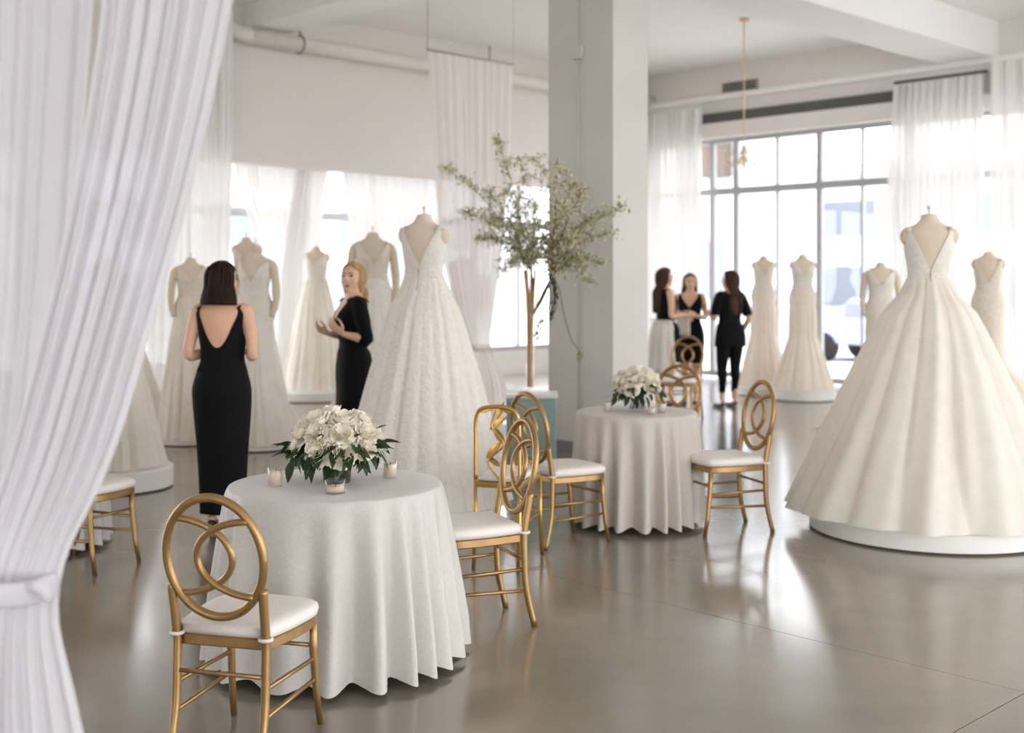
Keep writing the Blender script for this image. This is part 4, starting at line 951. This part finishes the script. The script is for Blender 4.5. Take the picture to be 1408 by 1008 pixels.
# 3 woman with white apron
L3 = [((-.085, .02, .47), (-.07, 0, .085)), ((.085, .03, .47), (.07, .05, .085))]
r, T, TH, bd = person('woman with long brown hair and white apron, left of the group of three', 1.97, 15.45, rad(-72), 1.05, .04,
    [((-.19, .03, 1.10), (-.09, .27, 1.12), (.3, 1, .2), (.5, 0, -.8), (0, .3, 1), .6), ((.19, .0, 1.09), (.12, .25, 1.10), (-.1, 1, .25), (-.5, 0, -.8), (0, .3, 1), .6)],
    legs=L3, head=(rad(-4), 0), hair='longer', hairm='hair3', skin='skin2')
put(garment('top', [(1.0, .158, .118, -.006), (.9, .184, .136, -.015), (.86, .184, .136, -.012)], 1.34, 1.26, 'black2', r, xs=.09, xa=.150, zarm=1.26, nz=22), T.translation.z)
put(skirt('skirt', 1.0, .166, .126, .52, lambda t: .166 + .03 * t, 12, .012, 'black2', r, 3, nz=14, n=96), T.translation.z)
ap = put(skirt('apron', 1.04, .15, .12, .40, lambda t: .172 + .075 * t, 16, .03, 'white', r, 5, nz=16, n=144), T.translation.z)
me = ap.data; bm = bmesh.new(); bm.from_mesh(me); bmesh.ops.delete(bm, geom=[f for f in bm.faces if f.calc_center_median().y > .03], context='FACES'); bm.to_mesh(me); bm.free()
ap.modifiers.new('solid', 'SOLIDIFY').thickness = .004
put(obj('apron_bow', MB().tube(smooth_pts([(0, -.13, 1.02), (-.06, -.16, 1.05), (-.09, -.15, 1.0), (0, -.14, 1.01), (.07, -.16, 1.05), (.09, -.15, .99), (0, -.135, 1.02)], 5), .012, 8, flat=.5), 'white', r), T.translation.z)
for sx, q in ((-.03, .55), (.03, .5)): put(obj('apron_tail', MB().tube(smooth_pts([(sx * .3, -.14, 1.01), (sx * 1.5, -.19, .85), (sx * 2, -.21, q)], 4), .02, 8, flat=.25), 'white', r), T.translation.z)
shoes(r, L3, .04)
# 4 woman facing us
L4 = [((-.08, .03, .47), (-.07, 0, .085)), ((.08, .0, .47), (.07, -.06, .085))]
r, T, TH, bd = person('smiling woman facing us in black V-neck dress, middle of the group of three', 2.37, 16.0, rad(168), 1.01, .04,
    [((-.20, -.02, 1.10), (-.07, .19, 1.12), (.8, .5, .1), (0, -.3, -1), (0, .3, 1), .6), ((.20, -.03, 1.10), (.08, .2, 1.09), (-.8, .5, .1), (0, -.3, -1), (0, .3, 1), .6)],
    legs=L4, head=(rad(12), rad(-3)), hair='longer', hairm='hair3', skin='skin2')
put(garment('dress', [(1.0, .152, .115, -.006), (.9, .186, .136, -.015), (.8, .19, .136, -.01), (.65, .185, .128, 0), (.50, .178, .125, 0)], 1.34, 1.22, 'black2', r, xs=.115, xa=.155, zarm=1.26, nz=30, fold=.02), T.translation.z)
shoes(r, L4, .04)
# 5 woman in leggings
L5 = [((-.10, .02, .47), (-.11, .0, .085)), ((.10, .04, .47), (.10, .06, .085))]
r, T, TH, bd = person('woman with long brown hair in black tee and leggings, right of the group of three', 2.79, 15.4, rad(22), 1.04, .02,
    [((-.215, .0, 1.10), (-.17, .21, 1.14), (0, 1, .3), (.7, 0, -.5), (0, .3, 1), .6), ((.235, -.06, 1.09), (.215, .06, .90), (-.3, .6, -.8), (-1, 0, 0), (0, 1, .2), .5)],
    legs=L5, head=(rad(28), 0), hair='longer', hairm='hair3')
put(garment('tee', [(1.0, .165, .125, -.006), (.9, .192, .142, -.015), (.80, .198, .146, -.01), (.74, .197, .146, -.01)], 1.385, 1.33, 'black2', r, ease=.012, xs=.085, xa=.160, zarm=1.30, nz=30, fold=.03), T.translation.z)
for sx, el in ((-1, (-.215, .0, 1.10)), (1, (.235, -.06, 1.09))):
    sh = Vector((sx * .148, -.006, 1.352)); el = Vector(el)
    put(obj('sleeve', MB().tube(smooth_pts([Vector((sx * .095, -.006, 1.362)), sh + Vector((0, 0, .004)), sh.lerp(el, .5) + Vector((sx * .012, 0, 0)), sh.lerp(el, .9)], 4), [.056] * 4 + [.061] * 5 + [.060] * 4, 16), 'black2', r), T.translation.z)
for sx, (kn, an) in zip((-1, 1), L5):
    hp = Vector((sx * .088, -.01, .86)); kn, an = Vector(kn), Vector(an)
    pts = smooth_pts([hp, hp.lerp(kn, .5), kn, kn.lerp(an, .35) + Vector((0, -.012, 0)), an + Vector((0, 0, .09))], 5); n = len(pts)
    put(obj('legging', MB().tube(pts, list(np.interp(np.linspace(0, 1, n), [0, .25, .5, .68, .85, 1], [.098, .085, .062, .059, .045, .040])), 18), 'black2', r), T.translation.z)
shoes(r, L5, .02, flat=True, sole='sole')
pp = root('paper_sheet', (2.24, 15.72, 1.06), rad(170)); tag(pp, 'white sheet of paper held between the two women of the group', 'paper')
obj('sheet', MB().grid([[(-.09 + .18 * i / 5, .02 * sin(i), -.15 + .3 * j / 5) for i in range(6)] for j in range(6)]), 'white', pp, solid=.002)

# ------------------------------------------------------------------ chandelier
cx, cy = (1023 - 704) / F * 16.4, 16.4
c = root('chandelier', (cx, cy, ZC)); tag(c, 'pale slim-armed crystal chandelier hanging on a long rod before the tall window', 'chandelier')
obj('canopy', MB().lathe([(.001, 0), (.075, 0), (.07, -.025), (.02, -.05), (.001, -.052)], 24), 'brass', c)
obj('rod', MB().tube([(0, 0, -.05), (0, 0, -1.9)], .009, 8), 'brass', c)
obj('rod_joint', MB().lathe([(.002, .06), (.02, .05), (.024, 0), (.02, -.05), (.002, -.06)], 14, c=(0, 0, -.78)), 'brass', c)
obj('hub', MB().lathe([(.002, -1.7), (.03, -1.74), (.045, -1.82), (.02, -1.9), (.035, -1.96), (.01, -2.05), (.002, -2.07)], 20), 'brass', c)
for k in range(8):
    a = k * pi / 4; ca, sa = cos(a), sin(a)
    am = obj('arm', MB().tube(smooth_pts([(.03 * ca, .03 * sa, -1.88), (.12 * ca, .12 * sa, -1.98), (.22 * ca, .22 * sa, -1.96), (.26 * ca, .26 * sa, -1.88)], 5), .006, 8), 'brass', c)
    obj('candle_cup', MB().lathe([(.002, -1.885), (.022, -1.87), (.010, -1.865), (.010, -1.79), (.002, -1.785)], 12, c=(.26 * ca, .26 * sa, 0)), 'crystal', am)
    for q, zz in ((.26, -1.95), (.17, -2.04)):
        obj('crystal_drop', MB().lathe([(.001, .03), (.007, .01), (.010, -.01), (.001, -.03)], 8, c=(q * ca, q * sa, zz)), 'crystal', am)
# sprinkler pipe run on the beam at the upper right
sp = root('sprinkler_pipe', R(11.9, 6.9, 5.0)); tag(sp, 'thin ceiling pipe run with small fittings beside the beam at upper right', 'pipe'); iv = R(11.9, 6.9, 5.0)
obj('pipe', MB().tube([R(u, 7.0, 5.0) - iv for u in (11.4, 12.6)], .018, 8), 'grille', sp)
obj('pipe', MB().tube([R(12.3, v, 4.98) - iv for v in (7.28, 5.0, 1.0)], .012, 8), 'grille', sp)
for u in (11.5, 11.9, 12.3):
    obj('fitting', MB().tube([R(u, 7.0, 5.02) - iv, R(u, 7.0, 4.93) - iv], .032, 12), 'grille', sp); obj('hanger', MB().tube([R(u, 7.0, 5.0) - iv, R(u, 7.0, ZC) - iv], .008, 6), 'grille', sp)
